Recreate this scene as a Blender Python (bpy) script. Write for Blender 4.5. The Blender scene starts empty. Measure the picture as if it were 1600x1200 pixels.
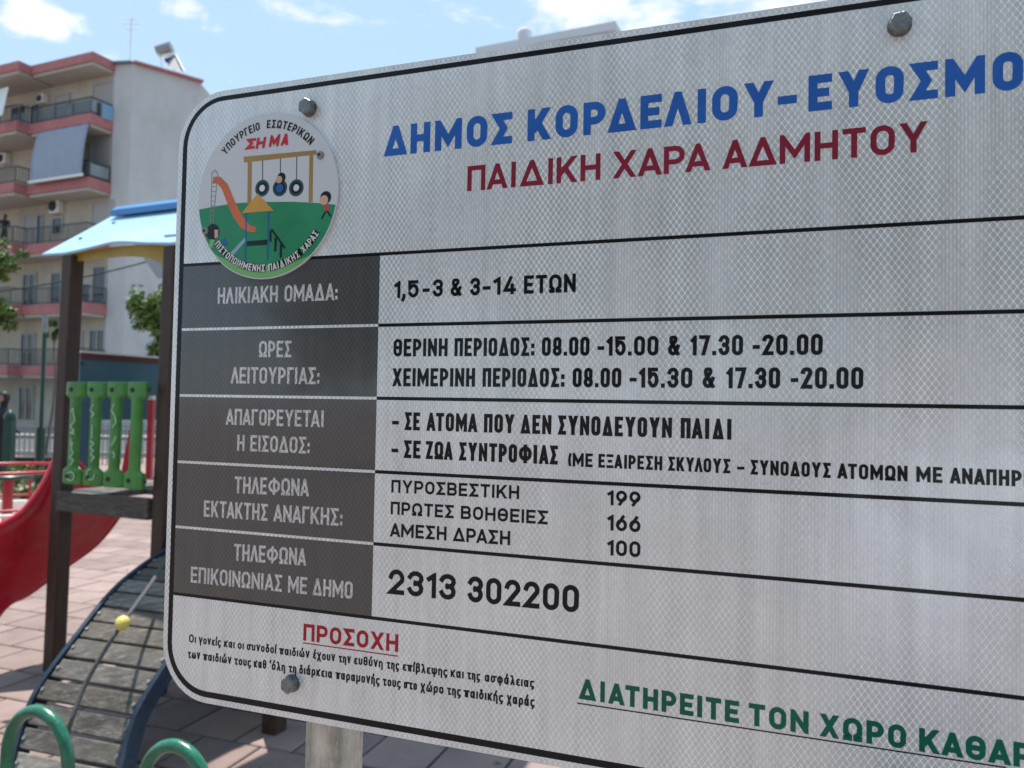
import bpy, bmesh, math, random
from math import sin, cos, pi, radians, sqrt, atan2, hypot
from mathutils import Vector, Matrix
random.seed(7)
SC = bpy.context.scene
COL = SC.collection

# ------------------------------------------------------------------ camera
FPX = 1202.0                       # focal length in pixels of a 1600 px wide frame
RX, RY, RZ = -0.0311, 0.34305, 0.01791
SIGN_T = (-0.17581, 0.0185, 1.0)
SIGN_S = 0.85
CAM_H = 1.6
def rotm(rx, ry, rz):
    cx, sx, cy, sy, cz, sz = cos(rx), sin(rx), cos(ry), sin(ry), cos(rz), sin(rz)
    X = Matrix(((1, 0, 0), (0, cx, -sx), (0, sx, cx)))
    Y = Matrix(((cy, 0, sy), (0, 1, 0), (-sy, 0, cy)))
    Z = Matrix(((cz, -sz, 0), (sz, cz, 0), (0, 0, 1)))
    return Z @ X @ Y
RS = rotm(RX, RY, RZ)
Ucam, Dcam, Ncam = RS.col[0].copy(), RS.col[1].copy(), RS.col[2].copy()
Zc = -Dcam
Yc = Vector((0, 0, 1)); Yc = (Yc - Zc * Yc.dot(Zc)).normalized()
Xc = Yc.cross(Zc)
def to_world(v):                   # camera-space direction -> world direction
    return Vector((v.dot(Xc), v.dot(Yc), v.dot(Zc)))
EYE = Vector((0, 0, CAM_H))
right, up, fwd = to_world(Vector((1, 0, 0))), to_world(Vector((0, -1, 0))), to_world(Vector((0, 0, 1)))
cam_d = bpy.data.cameras.new('camera')
cam = bpy.data.objects.new('camera', cam_d); COL.objects.link(cam)
m = Matrix.Identity(4)
for i in range(3):
    m[i][0], m[i][1], m[i][2], m[i][3] = right[i], up[i], -fwd[i], EYE[i]
cam.matrix_world = m
cam_d.sensor_width = 36.0
cam_d.lens = 36.0 * FPX / 1600.0
cam_d.clip_start, cam_d.clip_end = 0.05, 3000
cam_d.dof.use_dof = True
cam_d.dof.focus_distance = 0.80
cam_d.dof.aperture_fstop = 8.5
SC.camera = cam

# ------------------------------------------------------------------ light
SUN_DIR = Vector((-0.14, 0.31, 1.0)).normalized()     # towards the sun
elev = math.asin(SUN_DIR.z); azim = atan2(SUN_DIR.x, SUN_DIR.y)
w = bpy.data.worlds.new('World'); SC.world = w; w.use_nodes = True
nt = w.node_tree; N = nt.nodes; L = nt.links; N.clear()
out = N.new('ShaderNodeOutputWorld'); bg = N.new('ShaderNodeBackground')
sky = N.new('ShaderNodeTexSky'); sky.sky_type = 'NISHITA'; sky.sun_disc = False
sky.sun_elevation = elev; sky.sun_rotation = azim
sky.air_density = 1.0; sky.dust_density = 0.5; sky.ozone_density = 1.3
tc = N.new('ShaderNodeTexCoord'); mp = N.new('ShaderNodeMapping'); mp.vector_type = 'POINT'
mp.inputs['Scale'].default_value = (1.0, 1.0, 2.4)
mp.inputs['Location'].default_value = (0.35, 0.1, 0.42)
nz = N.new('ShaderNodeTexNoise'); nz.inputs['Scale'].default_value = 7.0; nz.inputs['Detail'].default_value = 9
nz.inputs['Roughness'].default_value = 0.62; nz.inputs['Distortion'].default_value = 0.25
cr = N.new('ShaderNodeMapRange'); cr.inputs['From Min'].default_value = 0.53; cr.inputs['From Max'].default_value = 0.70
cr.interpolation_type = 'SMOOTHSTEP'
mixc = N.new('ShaderNodeMix'); mixc.data_type = 'RGBA'
mixc.inputs['B'].default_value = (7.0, 7.3, 7.8, 1)
hz = N.new('ShaderNodeMix'); hz.data_type = 'RGBA'; hz.inputs['Factor'].default_value = 0.55
hz.inputs['B'].default_value = (4.9, 6.9, 8.6, 1)
L.new(tc.outputs['Generated'], mp.inputs['Vector']); L.new(mp.outputs[0], nz.inputs['Vector'])
def wm(op, a, b=None, c=None):
    n = N.new('ShaderNodeMath'); n.operation = op
    for i, v in enumerate((a, b, c)):
        if v is None: continue
        if isinstance(v, (int, float)): n.inputs[i].default_value = v
        else: L.new(v, n.inputs[i])
    return n.outputs[0]
cloud_in = wm('SUBTRACT', nz.outputs['Fac'], 0.03)
for px, py, rad, amt in ((10, 12, .035, .12), (55, 28, .034, .150), (95, 45, .02, .13), (130, 35, .014, .15), (345, 45, .022, .14), (300, 24, .020, .12), (265, 8, .018, .10), (870, 30, .05, .17), (960, 10, .09, .15), (1120, -10, .12, .15), (1300, -60, .20, .15), (700, -60, .05, .12)):
    dv = to_world(Vector(((px - 800) / FPX, (py - 600) / FPX, 1.0))).normalized()
    vd = N.new('ShaderNodeVectorMath'); vd.operation = 'DISTANCE'; vd.inputs[1].default_value = tuple(dv)
    L.new(tc.outputs['Generated'], vd.inputs[0])
    fall = wm('SUBTRACT', 1.0, wm('MINIMUM', wm('DIVIDE', vd.outputs['Value'], rad), 1.0))
    cloud_in = wm('ADD', cloud_in, wm('MULTIPLY', wm('POWER', fall, 0.6), amt))
L.new(cloud_in, cr.inputs['Value']); L.new(cr.outputs[0], mixc.inputs['Factor'])
L.new(sky.outputs[0], hz.inputs['A']); L.new(hz.outputs['Result'], mixc.inputs['A'])
L.new(mixc.outputs['Result'], bg.inputs['Color']); bg.inputs['Strength'].default_value = 0.071
L.new(bg.outputs[0], out.inputs['Surface'])
sd = bpy.data.lights.new('sun', 'SUN'); sd.energy = 3.6; sd.angle = radians(0.6); sd.color = (1, 0.95, 0.88)
so = bpy.data.objects.new('sun', sd); COL.objects.link(so)
so.rotation_euler = (-SUN_DIR).to_track_quat('-Z', 'Y').to_euler(); so.location = (0, 0, 30)
SC.view_settings.view_transform = 'Standard'; SC.view_settings.look = 'None'
SC.view_settings.gamma = 1.0; SC.view_settings.exposure = 1.08
SC.view_settings.use_curve_mapping = False
SC.render.engine = 'CYCLES'
SC.cycles.max_bounces = 6

# ------------------------------------------------------------------ projection helpers (real positions measured off the photograph)
def ray(px, py):
    return (to_world(Vector(((px - 800) / FPX, (py - 600) / FPX, 1.0))))
def at(px, py, Y):
    d = ray(px, py); return EYE + d * (Y / d.y)
def atz(px, py, z):
    d = ray(px, py); return EYE + d * ((z - CAM_H) / d.z)
def onplane(px, py, P, n):
    d = ray(px, py); return EYE + d * ((P - EYE).dot(n) / d.dot(n))

# ------------------------------------------------------------------ materials
def lin(c):
    return tuple(((x / 12.92) if x <= 0.04045 else ((x + 0.055) / 1.055) ** 2.4) for x in c)
def mat(name, col, rough=0.6, metal=0.0, spec=0.5, var=0.0, vscale=8.0, bump=0.0, bscale=60.0, dirt=None, dirt_amt=0.0,
        stretch=(1, 1, 1), coat=0.0):
    m = bpy.data.materials.new(name); m.use_nodes = True
    nt = m.node_tree; b = nt.nodes['Principled BSDF']; Ln = nt.links
    b.inputs['Roughness'].default_value = rough; b.inputs['Metallic'].default_value = metal
    b.inputs['Specular IOR Level'].default_value = spec
    if coat: b.inputs['Coat Weight'].default_value = coat; b.inputs['Coat Roughness'].default_value = 0.15
    b.inputs['Base Color'].default_value = (*col, 1)
    tc = nt.nodes.new('ShaderNodeTexCoord'); mp = nt.nodes.new('ShaderNodeMapping')
    mp.inputs['Scale'].default_value = stretch
    Ln.new(tc.outputs['Object'], mp.inputs['Vector'])
    if var or dirt:
        n1 = nt.nodes.new('ShaderNodeTexNoise'); n1.inputs['Scale'].default_value = vscale
        n1.inputs['Detail'].default_value = 8; n1.inputs['Roughness'].default_value = 0.6
        Ln.new(mp.outputs[0], n1.inputs['Vector'])
        mr = nt.nodes.new('ShaderNodeMapRange'); mr.inputs['From Min'].default_value = 0.3; mr.inputs['From Max'].default_value = 0.7
        mr.inputs['To Min'].default_value = 1 - var; mr.inputs['To Max'].default_value = 1 + var
        Ln.new(n1.outputs['Fac'], mr.inputs['Value'])
        mu = nt.nodes.new('ShaderNodeMix'); mu.data_type = 'RGBA'; mu.blend_type = 'MULTIPLY'; mu.inputs['Factor'].default_value = 1
        mu.inputs['A'].default_value = (*col, 1); Ln.new(mr.outputs[0], mu.inputs['B'])
        last = mu.outputs['Result']
        if dirt:
            n2 = nt.nodes.new('ShaderNodeTexNoise'); n2.inputs['Scale'].default_value = vscale * 2.3; n2.inputs['Detail'].default_value = 10
            n2.inputs['Roughness'].default_value = 0.72
            Ln.new(mp.outputs[0], n2.inputs['Vector'])
            r2 = nt.nodes.new('ShaderNodeMapRange'); r2.inputs['From Min'].default_value = 0.5; r2.inputs['From Max'].default_value = 0.68
            r2.inputs['To Max'].default_value = dirt_amt; Ln.new(n2.outputs['Fac'], r2.inputs['Value'])
            m2 = nt.nodes.new('ShaderNodeMix'); m2.data_type = 'RGBA'; Ln.new(r2.outputs[0], m2.inputs['Factor'])
            Ln.new(last, m2.inputs['A']); m2.inputs['B'].default_value = (*dirt, 1); last = m2.outputs['Result']
        Ln.new(last, b.inputs['Base Color'])
    if bump:
        n3 = nt.nodes.new('ShaderNodeTexNoise'); n3.inputs['Scale'].default_value = bscale; n3.inputs['Detail'].default_value = 6
        Ln.new(mp.outputs[0], n3.inputs['Vector'])
        bp = nt.nodes.new('ShaderNodeBump'); bp.inputs['Strength'].default_value = bump; bp.inputs['Distance'].default_value = 0.01
        Ln.new(n3.outputs['Fac'], bp.inputs['Height']); Ln.new(bp.outputs[0], b.inputs['Normal'])
    return m

PU, PV = 0.0058, 0.0082
def sheeting(name, cell, line, wash, metal=0.0):
    """prismatic retroreflective film: rounded diamond cells with pale seams"""
    m = bpy.data.materials.new(name); m.use_nodes = True
    nt = m.node_tree; b = nt.nodes['Principled BSDF']; Nn = nt.nodes; Ln = nt.links
    tc = Nn.new('ShaderNodeTexCoord'); sp = Nn.new('ShaderNodeSeparateXYZ'); Ln.new(tc.outputs['Object'], sp.inputs[0])
    def M(op, a, bb=None, clamp=False):
        n = Nn.new('ShaderNodeMath'); n.operation = op; n.use_clamp = clamp
        for i, v in enumerate((a, bb)):
            if v is None: continue
            if isinstance(v, (int, float)): n.inputs[i].default_value = v
            else: Ln.new(v, n.inputs[i])
        return n.outputs[0]
    cx = M('COSINE', M('MULTIPLY', sp.outputs['X'], 2 * pi / PU)); cz = M('COSINE', M('MULTIPLY', sp.outputs['Z'], 2 * pi / PV))
    s = M('ABSOLUTE', M('ADD', cx, cz))
    mr = Nn.new('ShaderNodeMapRange'); mr.interpolation_type = 'SMOOTHSTEP'; Ln.new(s, mr.inputs['Value'])
    mr.inputs['From Min'].default_value = 0.08; mr.inputs['From Max'].default_value = 0.75
    mr.inputs['To Min'].default_value = 1; mr.inputs['To Max'].default_value = 0
    # faint vertical prism rows
    st = M('ADD', M('MULTIPLY', M('COSINE', M('MULTIPLY', sp.outputs['X'], 2 * pi / (PU * 0.5))), 0.22), 0.45)
    n1 = Nn.new('ShaderNodeTexNoise'); n1.inputs['Scale'].default_value = 4.0; n1.inputs['Detail'].default_value = 2
    mp1 = Nn.new('ShaderNodeMapping'); mp1.inputs['Scale'].default_value = (5, 1, 0.9)
    Ln.new(tc.outputs['Object'], mp1.inputs[0]); Ln.new(mp1.outputs[0], n1.inputs['Vector'])
    amt = Nn.new('ShaderNodeMapRange'); amt.inputs['From Min'].default_value = 0.40; amt.inputs['From Max'].default_value = 0.60
    amt.inputs['To Max'].default_value = wash; Ln.new(n1.outputs['Fac'], amt.inputs['Value'])
    fac = Nn.new('ShaderNodeMix'); fac.data_type = 'FLOAT'; Ln.new(amt.outputs[0], fac.inputs['Factor'])
    Ln.new(mr.outputs[0], fac.inputs['A']); Ln.new(st, fac.inputs['B'])
    # cell-to-cell irregularity and smudges
    n2 = Nn.new('ShaderNodeTexNoise'); n2.inputs['Scale'].default_value = 180; n2.inputs['Detail'].default_value = 3
    Ln.new(tc.outputs['Object'], n2.inputs['Vector'])
    n3 = Nn.new('ShaderNodeTexNoise'); n3.inputs['Scale'].default_value = 9; n3.inputs['Detail'].default_value = 9; n3.inputs['Roughness'].default_value = 0.65
    Ln.new(tc.outputs['Object'], n3.inputs['Vector'])
    mixc = Nn.new('ShaderNodeMix'); mixc.data_type = 'RGBA'; mixc.inputs['A'].default_value = (*cell, 1); mixc.inputs['B'].default_value = (*line, 1)
    f2 = M('ADD', fac.outputs['Result'], M('MULTIPLY', M('SUBTRACT', n2.outputs['Fac'], 0.5), 0.7), clamp=True)
    Ln.new(f2, mixc.inputs['Factor'])
    n4 = Nn.new('ShaderNodeTexNoise'); n4.inputs['Scale'].default_value = 1.0; n4.inputs['Detail'].default_value = 5; n4.inputs['Roughness'].default_value = 0.6
    mp4 = Nn.new('ShaderNodeMapping'); mp4.inputs['Scale'].default_value = (60, 1, 2.2); Ln.new(tc.outputs['Object'], mp4.inputs[0]); Ln.new(mp4.outputs[0], n4.inputs['Vector'])
    n5 = Nn.new('ShaderNodeTexNoise'); n5.inputs['Scale'].default_value = 26; n5.inputs['Detail'].default_value = 12; n5.inputs['Roughness'].default_value = 0.75
    Ln.new(tc.outputs['Object'], n5.inputs['Vector'])
    sp5 = Nn.new('ShaderNodeMapRange'); sp5.inputs['From Min'].default_value = 0.60; sp5.inputs['From Max'].default_value = 0.72; sp5.inputs['To Min'].default_value = 0; sp5.inputs['To Max'].default_value = 0.22
    Ln.new(n5.outputs['Fac'], sp5.inputs['Value'])
    k = M('ADD', M('MULTIPLY', M('SUBTRACT', n3.outputs['Fac'], 0.5), 0.40), 1.0)
    k = M('ADD', k, M('MULTIPLY', M('SUBTRACT', n4.outputs['Fac'], 0.5), 0.55)); k = M('SUBTRACT', k, sp5.outputs[0])
    mu = Nn.new('ShaderNodeMix'); mu.data_type = 'RGBA'; mu.blend_type = 'MULTIPLY'; mu.inputs['Factor'].default_value = 1
    Ln.new(mixc.outputs['Result'], mu.inputs['A']); Ln.new(k, mu.inputs['B'])
    Ln.new(mu.outputs['Result'], b.inputs['Base Color'])
    b.inputs['Roughness'].default_value = 0.24; b.inputs['Specular IOR Level'].default_value = 0.4
    me_ = M('MULTIPLY', M('SUBTRACT', 1.0, f2, clamp=True), metal); Ln.new(me_, b.inputs['Metallic'])
    b.inputs['Coat Weight'].default_value = 0.8; b.inputs['Coat Roughness'].default_value = 0.07; b.inputs['Coat IOR'].default_value = 1.5
    bp = Nn.new('ShaderNodeBump'); bp.inputs['Strength'].default_value = 0.12; bp.inputs['Distance'].default_value = 0.0006
    Ln.new(f2, bp.inputs['Height']); Ln.new(bp.outputs[0], b.inputs['Normal'])
    return m

M_FILM = sheeting('prismatic_film_white', (0.62, 0.662, 0.662), (0.86, 0.90, 0.893), 0.75, 0.32)
M_FILM_DK = sheeting('prismatic_film_grey', (0.055, 0.056, 0.056), (0.085, 0.086, 0.086), 0.3, 0.0)
M_PRINTW = sheeting('print_reversed_white', (0.48, 0.48, 0.47), (0.74, 0.74, 0.72), 0.3)
def ink(name, c):
    m = mat(name, c, rough=0.5, spec=0.08, var=0.14, vscale=14, coat=0.7); b = m.node_tree.nodes['Principled BSDF']
    b.inputs['Coat IOR'].default_value = 1.3; b.inputs['Coat Roughness'].default_value = 0.10; b.inputs['Coat Weight'].default_value = 0.7
    return m
M_BLACK = ink('ink_black', (0.008, 0.009, 0.011))
M_BLUE = ink('ink_blue', (0.026, 0.125, 0.45))
M_RED = ink('ink_dark_red', (0.24, 0.022, 0.045))
M_RED2 = ink('ink_red', (0.42, 0.02, 0.03))
M_GREEN = ink('ink_green', (0.006, 0.12, 0.075))
M_ALU = mat('aluminium', (0.55, 0.56, 0.56), rough=0.45, metal=0.8, var=0.1)
M_BOLT = mat('galvanised_bolt', (0.20, 0.215, 0.22), rough=0.38, metal=0.7, var=0.25, vscale=160, bump=0.25, bscale=300)
M_GALV = mat('galvanised_pole', (0.40, 0.45, 0.435), rough=0.33, metal=0.8, var=0.35, vscale=45, bump=0.35, bscale=120,
             dirt=(0.62, 0.69, 0.66), dirt_amt=0.8, stretch=(1, 1, 0.35))
M_WOOD = mat('brown_painted_post', (0.046, 0.021, 0.013), rough=0.55, var=0.3, vscale=6, bump=0.25, bscale=30, dirt=(0.09, 0.07, 0.055), dirt_amt=0.5, stretch=(6, 6, 0.5))
M_BEAM = mat('worn_grey_wood_beam', (0.075, 0.062, 0.052), rough=0.7, var=0.35, vscale=8, bump=0.4, bscale=40, dirt=(0.20, 0.20, 0.19), dirt_amt=0.6, stretch=(1, 1, 5))
M_SLATW = mat('worn_painted_slat', (0.130, 0.118, 0.104), rough=0.6, spec=0.15, var=0.45, vscale=7, bump=0.3, bscale=50, dirt=(0.30, 0.29, 0.27), dirt_amt=0.75, stretch=(0.7, 3, 3))
M_SLATD = mat('dark_worn_slat', (0.095, 0.084, 0.072), rough=0.6, spec=0.15, var=0.4, vscale=9, bump=0.3, bscale=50, dirt=(0.26, 0.24, 0.20), dirt_amt=0.7, stretch=(0.8, 3, 3))
_n = M_SLATW.node_tree; _b = _n.nodes['Principled BSDF']; _s = _b.inputs['Base Color'].links[0].from_socket
_o = _n.nodes.new('ShaderNodeObjectInfo'); _h = _n.nodes.new('ShaderNodeHueSaturation'); _m = _n.nodes.new('ShaderNodeMapRange')
_m.inputs['To Min'].default_value = 0.62; _m.inputs['To Max'].default_value = 1.3; _n.links.new(_o.outputs['Random'], _m.inputs['Value'])
_n.links.new(_m.outputs[0], _h.inputs['Value']); _n.links.new(_s, _h.inputs['Color']); _n.links.new(_h.outputs[0], _b.inputs['Base Color'])
M_NAVY = mat('navy_panel', (0.018, 0.034, 0.058), spec=0.3, rough=0.5, var=0.25, vscale=12, dirt=(0.05, 0.08, 0.12), dirt_amt=0.5)
M_TEAL = mat('teal_blue_panel', (0.040, 0.125, 0.175), rough=0.5, var=0.12)
M_ROOF = mat('pale_blue_plastic', (0.33, 0.54, 0.70), rough=0.38, var=0.06, vscale=5, dirt=(0.62, 0.68, 0.66), dirt_amt=0.3)
M_RIDGE = mat('mid_blue_plastic', (0.05, 0.21, 0.47), rough=0.4, var=0.08)
M_YEL = mat('yellow_panel', (0.42, 0.29, 0.03), rough=0.45, var=0.15)
M_SGRN = mat('green_slat_plastic', (0.040, 0.23, 0.030), rough=0.35, spec=0.55, var=0.25, vscale=9, dirt=(0.10, 0.21, 0.09), dirt_amt=0.6)
M_GRAF = mat('pale_marker_paint', (0.45, 0.66, 0.45), rough=0.6)
M_HOOP = mat('green_enamel', (0.010, 0.14, 0.075), rough=0.3, spec=0.5, var=0.35, vscale=22, bump=0.15, bscale=90, coat=0.3, dirt=(0.05, 0.17, 0.12), dirt_amt=0.6)
M_REDP = mat('red_slide_plastic', (0.50, 0.012, 0.030), rough=0.3, spec=0.5, var=0.22, vscale=3.5, dirt=(0.42, 0.09, 0.09), dirt_amt=0.55)
M_REDM = mat('red_enamel', (0.40, 0.02, 0.03), rough=0.35, var=0.1)
M_DGRN = mat('dark_green_enamel', (0.004, 0.045, 0.030), rough=0.35, var=0.15)
M_WHITE = mat('white_plastic', (0.75, 0.74, 0.70), rough=0.5, var=0.05)
M_ROPE = mat('grey_rope', (0.10, 0.10, 0.10), rough=0.9, var=0.3, vscale=80, bump=0.6, bscale=300)
M_KNOB = mat('yellow_knob', (0.62, 0.52, 0.12), rough=0.4, var=0.12, vscale=30)
M_DARK = mat('dark_rubber', (0.015, 0.015, 0.017), rough=0.6)
M_STEEL = mat('grey_steel', (0.25, 0.26, 0.27), rough=0.5, metal=0.4, var=0.1)
M_PINK = mat('pink_painted_concrete', (0.44, 0.17, 0.165), rough=0.85, var=0.13, vscale=2, bump=0.1, dirt=(0.28, 0.12, 0.11), dirt_amt=0.5)
M_CREAM = mat('cream_render', (0.48, 0.44, 0.35), rough=0.9, var=0.12, vscale=0.8, dirt=(0.33, 0.30, 0.25), dirt_amt=0.6, stretch=(1, 1, 0.5))
M_GREYW = mat('grey_render', (0.55, 0.54, 0.53), rough=0.9, var=0.10, vscale=0.5, dirt=(0.44, 0.42, 0.40), dirt_amt=0.6, stretch=(1, 1, 0.45))
M_SLABW = mat('pale_slab_edge', (0.48, 0.45, 0.39), rough=0.9, var=0.1)
M_SHUT = mat('pale_shutter', (0.42, 0.41, 0.39), rough=0.7, var=0.05)
M_GLASS = mat('dark_window_glass', (0.02, 0.025, 0.03), rough=0.08, spec=0.8)
M_RAIL = mat('balcony_rail_metal', (0.045, 0.05, 0.055), rough=0.5, var=0.1)
M_FROST = mat('balcony_glass_panel', (0.20, 0.23, 0.24), rough=0.25, spec=0.7, var=0.15, vscale=2)
M_AWN = mat('pale_blue_awning_cloth', (0.30, 0.345, 0.42), rough=0.9, var=0.06, vscale=3)
M_CLOTH = mat('dark_clothing', (0.02, 0.02, 0.03), rough=0.9, var=0.2)
M_SKIN = mat('skin', (0.35, 0.2, 0.14), rough=0.6)
M_PALEB = mat('hazy_pale_building', (0.60, 0.62, 0.65), rough=0.9, var=0.05, vscale=0.5)
M_SOLAR = mat('solar_collector_glass', (0.03, 0.045, 0.08), rough=0.6, spec=0.2)
M_LEAF = mat('leaf_green', (0.055, 0.10, 0.022), rough=0.5, var=0.5, vscale=3)
M_LEAF2 = mat('leaf_light_green', (0.13, 0.20, 0.045), rough=0.5, var=0.4, vscale=3)
M_BARK = mat('bark', (0.13, 0.10, 0.075), rough=0.9, var=0.3, vscale=10)

# ------------------------------------------------------------------ object helpers
def tag(o, label=None, cat=None, group=None, kind=None):
    if label: o['label'] = label
    if cat: o['category'] = cat
    if group: o['group'] = group
    if kind: o['kind'] = kind
    return o
def empty(name, loc=(0, 0, 0), mw=None):
    o = bpy.data.objects.new(name, None); COL.objects.link(o); o.empty_display_size = 0.1
    if mw is not None: o.matrix_world = mw
    else: o.location = loc
    return o
class MB:
    """collects shapes, then links them as one mesh object"""
    def __init__(s): s.v = []; s.f = []; s.sm = []
    def add(s, vs, fs, smooth=False):
        k = len(s.v); s.v += [Vector(v) for v in vs]; s.f += [tuple(i + k for i in f) for f in fs]; s.sm += [smooth] * len(fs)
        return s
    def box(s, c, ex, ey, ez, hx, hy, hz):
        c = Vector(c); ex, ey, ez = Vector(ex), Vector(ey), Vector(ez); vs = []
        for sx in (-1, 1):
            for sy in (-1, 1):
                for sz in (-1, 1): vs.append(c + ex * (sx * hx) + ey * (sy * hy) + ez * (sz * hz))
        return s.add(vs, [(0, 1, 3, 2), (4, 6, 7, 5), (0, 4, 5, 1), (2, 3, 7, 6), (0, 2, 6, 4), (1, 5, 7, 3)])
    def abox(s, x0, x1, y0, y1, z0, z1):
        return s.box(((x0 + x1) / 2, (y0 + y1) / 2, (z0 + z1) / 2), (1, 0, 0), (0, 1, 0), (0, 0, 1), (x1 - x0) / 2, (y1 - y0) / 2, (z1 - z0) / 2)
    def bar(s, a, b, w, d, upv=(0, 0, 1)):
        a, b = Vector(a), Vector(b); t = (b - a).normalized(); u = Vector(upv)
        if abs(t.dot(u)) > 0.98: u = Vector((1, 0, 0))
        x = t.cross(u).normalized(); z = x.cross(t)
        return s.box((a + b) / 2, x, t, z, w / 2, (b - a).length / 2, d / 2)
    def tube(s, pts, r, n=12, caps=True, closed=False):
        pts = [Vector(p) for p in pts]; rs = r if isinstance(r, (list, tuple)) else [r] * len(pts)
        m = len(pts); rings = []; ref = None
        for i, p in enumerate(pts):
            if closed: t = (pts[(i + 1) % m] - pts[i - 1]).normalized()
            else: t = (pts[min(i + 1, m - 1)] - pts[max(i - 1, 0)]).normalized()
            if ref is None:
                ref = Vector((0, 0, 1)) if abs(t.z) < 0.9 else Vector((1, 0, 0))
            x = (ref - t * ref.dot(t)).normalized(); ref = x; y = t.cross(x)
            rings.append([p + (x * cos(2 * pi * k / n) + y * sin(2 * pi * k / n)) * rs[i] for k in range(n)])
        vs = [v for rr in rings for v in rr]; fs = []
        for i in range(m if closed else m - 1):
            a = i * n; b = ((i + 1) % m) * n
            for k in range(n): fs.append((a + k, a + (k + 1) % n, b + (k + 1) % n, b + k))
        s.add(vs, fs, True)
        if caps and not closed:
            s.add(rings[0], [tuple(reversed(range(n)))]); s.add(rings[-1], [tuple(range(n))])
        return s
    def prism(s, poly, z0, z1, f=lambda x, y, z: (x, y, z)):
        n = len(poly); vs = [f(x, y, z0) for x, y in poly] + [f(x, y, z1) for x, y in poly]
        fs = [tuple(reversed(range(n))), tuple(range(n, 2 * n))]
        for i in range(n): j = (i + 1) % n; fs.append((i, j, n + j, n + i))
        return s.add(vs, fs)
    def lathe(s, prof, c, n=20):
        c = Vector(c); vs = []; fs = []
        for r, z in prof:
            for k in range(n): vs.append(c + Vector((r * cos(2 * pi * k / n), r * sin(2 * pi * k / n), z)))
        for i in range(len(prof) - 1):
            for k in range(n): fs.append((i * n + k, i * n + (k + 1) % n, (i + 1) * n + (k + 1) % n, (i + 1) * n + k))
        return s.add(vs, fs, True)
    def build(s, name, material, parent=None, bevel=0.0, fixn=False):
        me = bpy.data.meshes.new(name); me.from_pydata([tuple(v) for v in s.v], [], s.f); me.update()
        me.polygons.foreach_set('use_smooth', s.sm); me.materials.append(material)
        if fixn:
            bm = bmesh.new(); bm.from_mesh(me); bmesh.ops.recalc_face_normals(bm, faces=bm.faces); bm.to_mesh(me); bm.free()
        o = bpy.data.objects.new(name, me); COL.objects.link(o)
        if parent is not None: o.parent = parent
        if bevel:
            b = o.modifiers.new('bevel', 'BEVEL'); b.width = bevel; b.segments = 2; b.limit_method = 'ANGLE'; b.angle_limit = radians(40)
        return o
def wchild(mb, name, material, parent, **k):
    """mesh given in world coordinates, parented to an unrotated thing"""
    off = parent.matrix_world.translation if parent.parent is None else parent.parent.matrix_world.translation
    l = Vector(parent.location) if parent.parent is None else Vector((0, 0, 0)) + Vector(parent.parent.location)
    mb.v = [v - l for v in mb.v]
    return mb.build(name, material, parent, **k)

# ------------------------------------------------------------------ stroke lettering
WID = {'Ι': .0, 'Μ': .80, 'Ω': .66, 'Φ': .90, 'Δ': .80, 'Α': .68, 'Χ': .66, 'Υ': .66, 'Λ': .66, 'Π': .60, 'Η': .60, 'Ν': .62, 'Ο': .60,
       'Θ': .60, 'Ρ': .58, 'Β': .60, 'Σ': .56, 'Ε': .53, 'Ζ': .56, 'Κ': .62, 'Τ': .58, 'Γ': .50, 'Ξ': .56, '-': .36, '.': .0, ',': .0, ':': .0,
       '&': .66, '(': .20, ')': .20, '1': .32, ' ': .26, '΄': .08,
       'ι': .0, 'ί': .0, 'γ': .50, 'ο': .46, 'ν': .46, 'ε': .40, 'ς': .42, 'κ': .46, 'α': .50, 'σ': .54, 'υ': .44, 'δ': .46, 'π': .52, 'ώ': .64,
       'ω': .64, 'έ': .40, 'χ': .48, 'τ': .44, 'η': .44, 'ή': .44, 'ύ': .44, 'θ': .46, 'ό': .46, 'λ': .48, 'ψ': .60, 'φ': .62, 'ά': .50, 'ρ': .46,
       'μ': .48, 'β': .46}
def arc(cx, cy, rx, ry, a0, a1, n=8):
    return [(cx + rx * cos(radians(a0 + (a1 - a0) * i / n)), cy + ry * sin(radians(a0 + (a1 - a0) * i / n))) for i in range(n + 1)]
def rrect(x0, y0, x1, y1, r=None):
    r = min((x1 - x0) / 2, (y1 - y0) / 2) if r is None else r
    return (arc(x1 - r, y1 - r, r, r, 0, 90, 5) + arc(x0 + r, y1 - r, r, r, 90, 180, 5) + arc(x0 + r, y0 + r, r, r, 180, 270, 5) + arc(x1 - r, y0 + r, r, r, 270, 360, 5))[:-1] + [(x1, y0 + r)]
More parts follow.
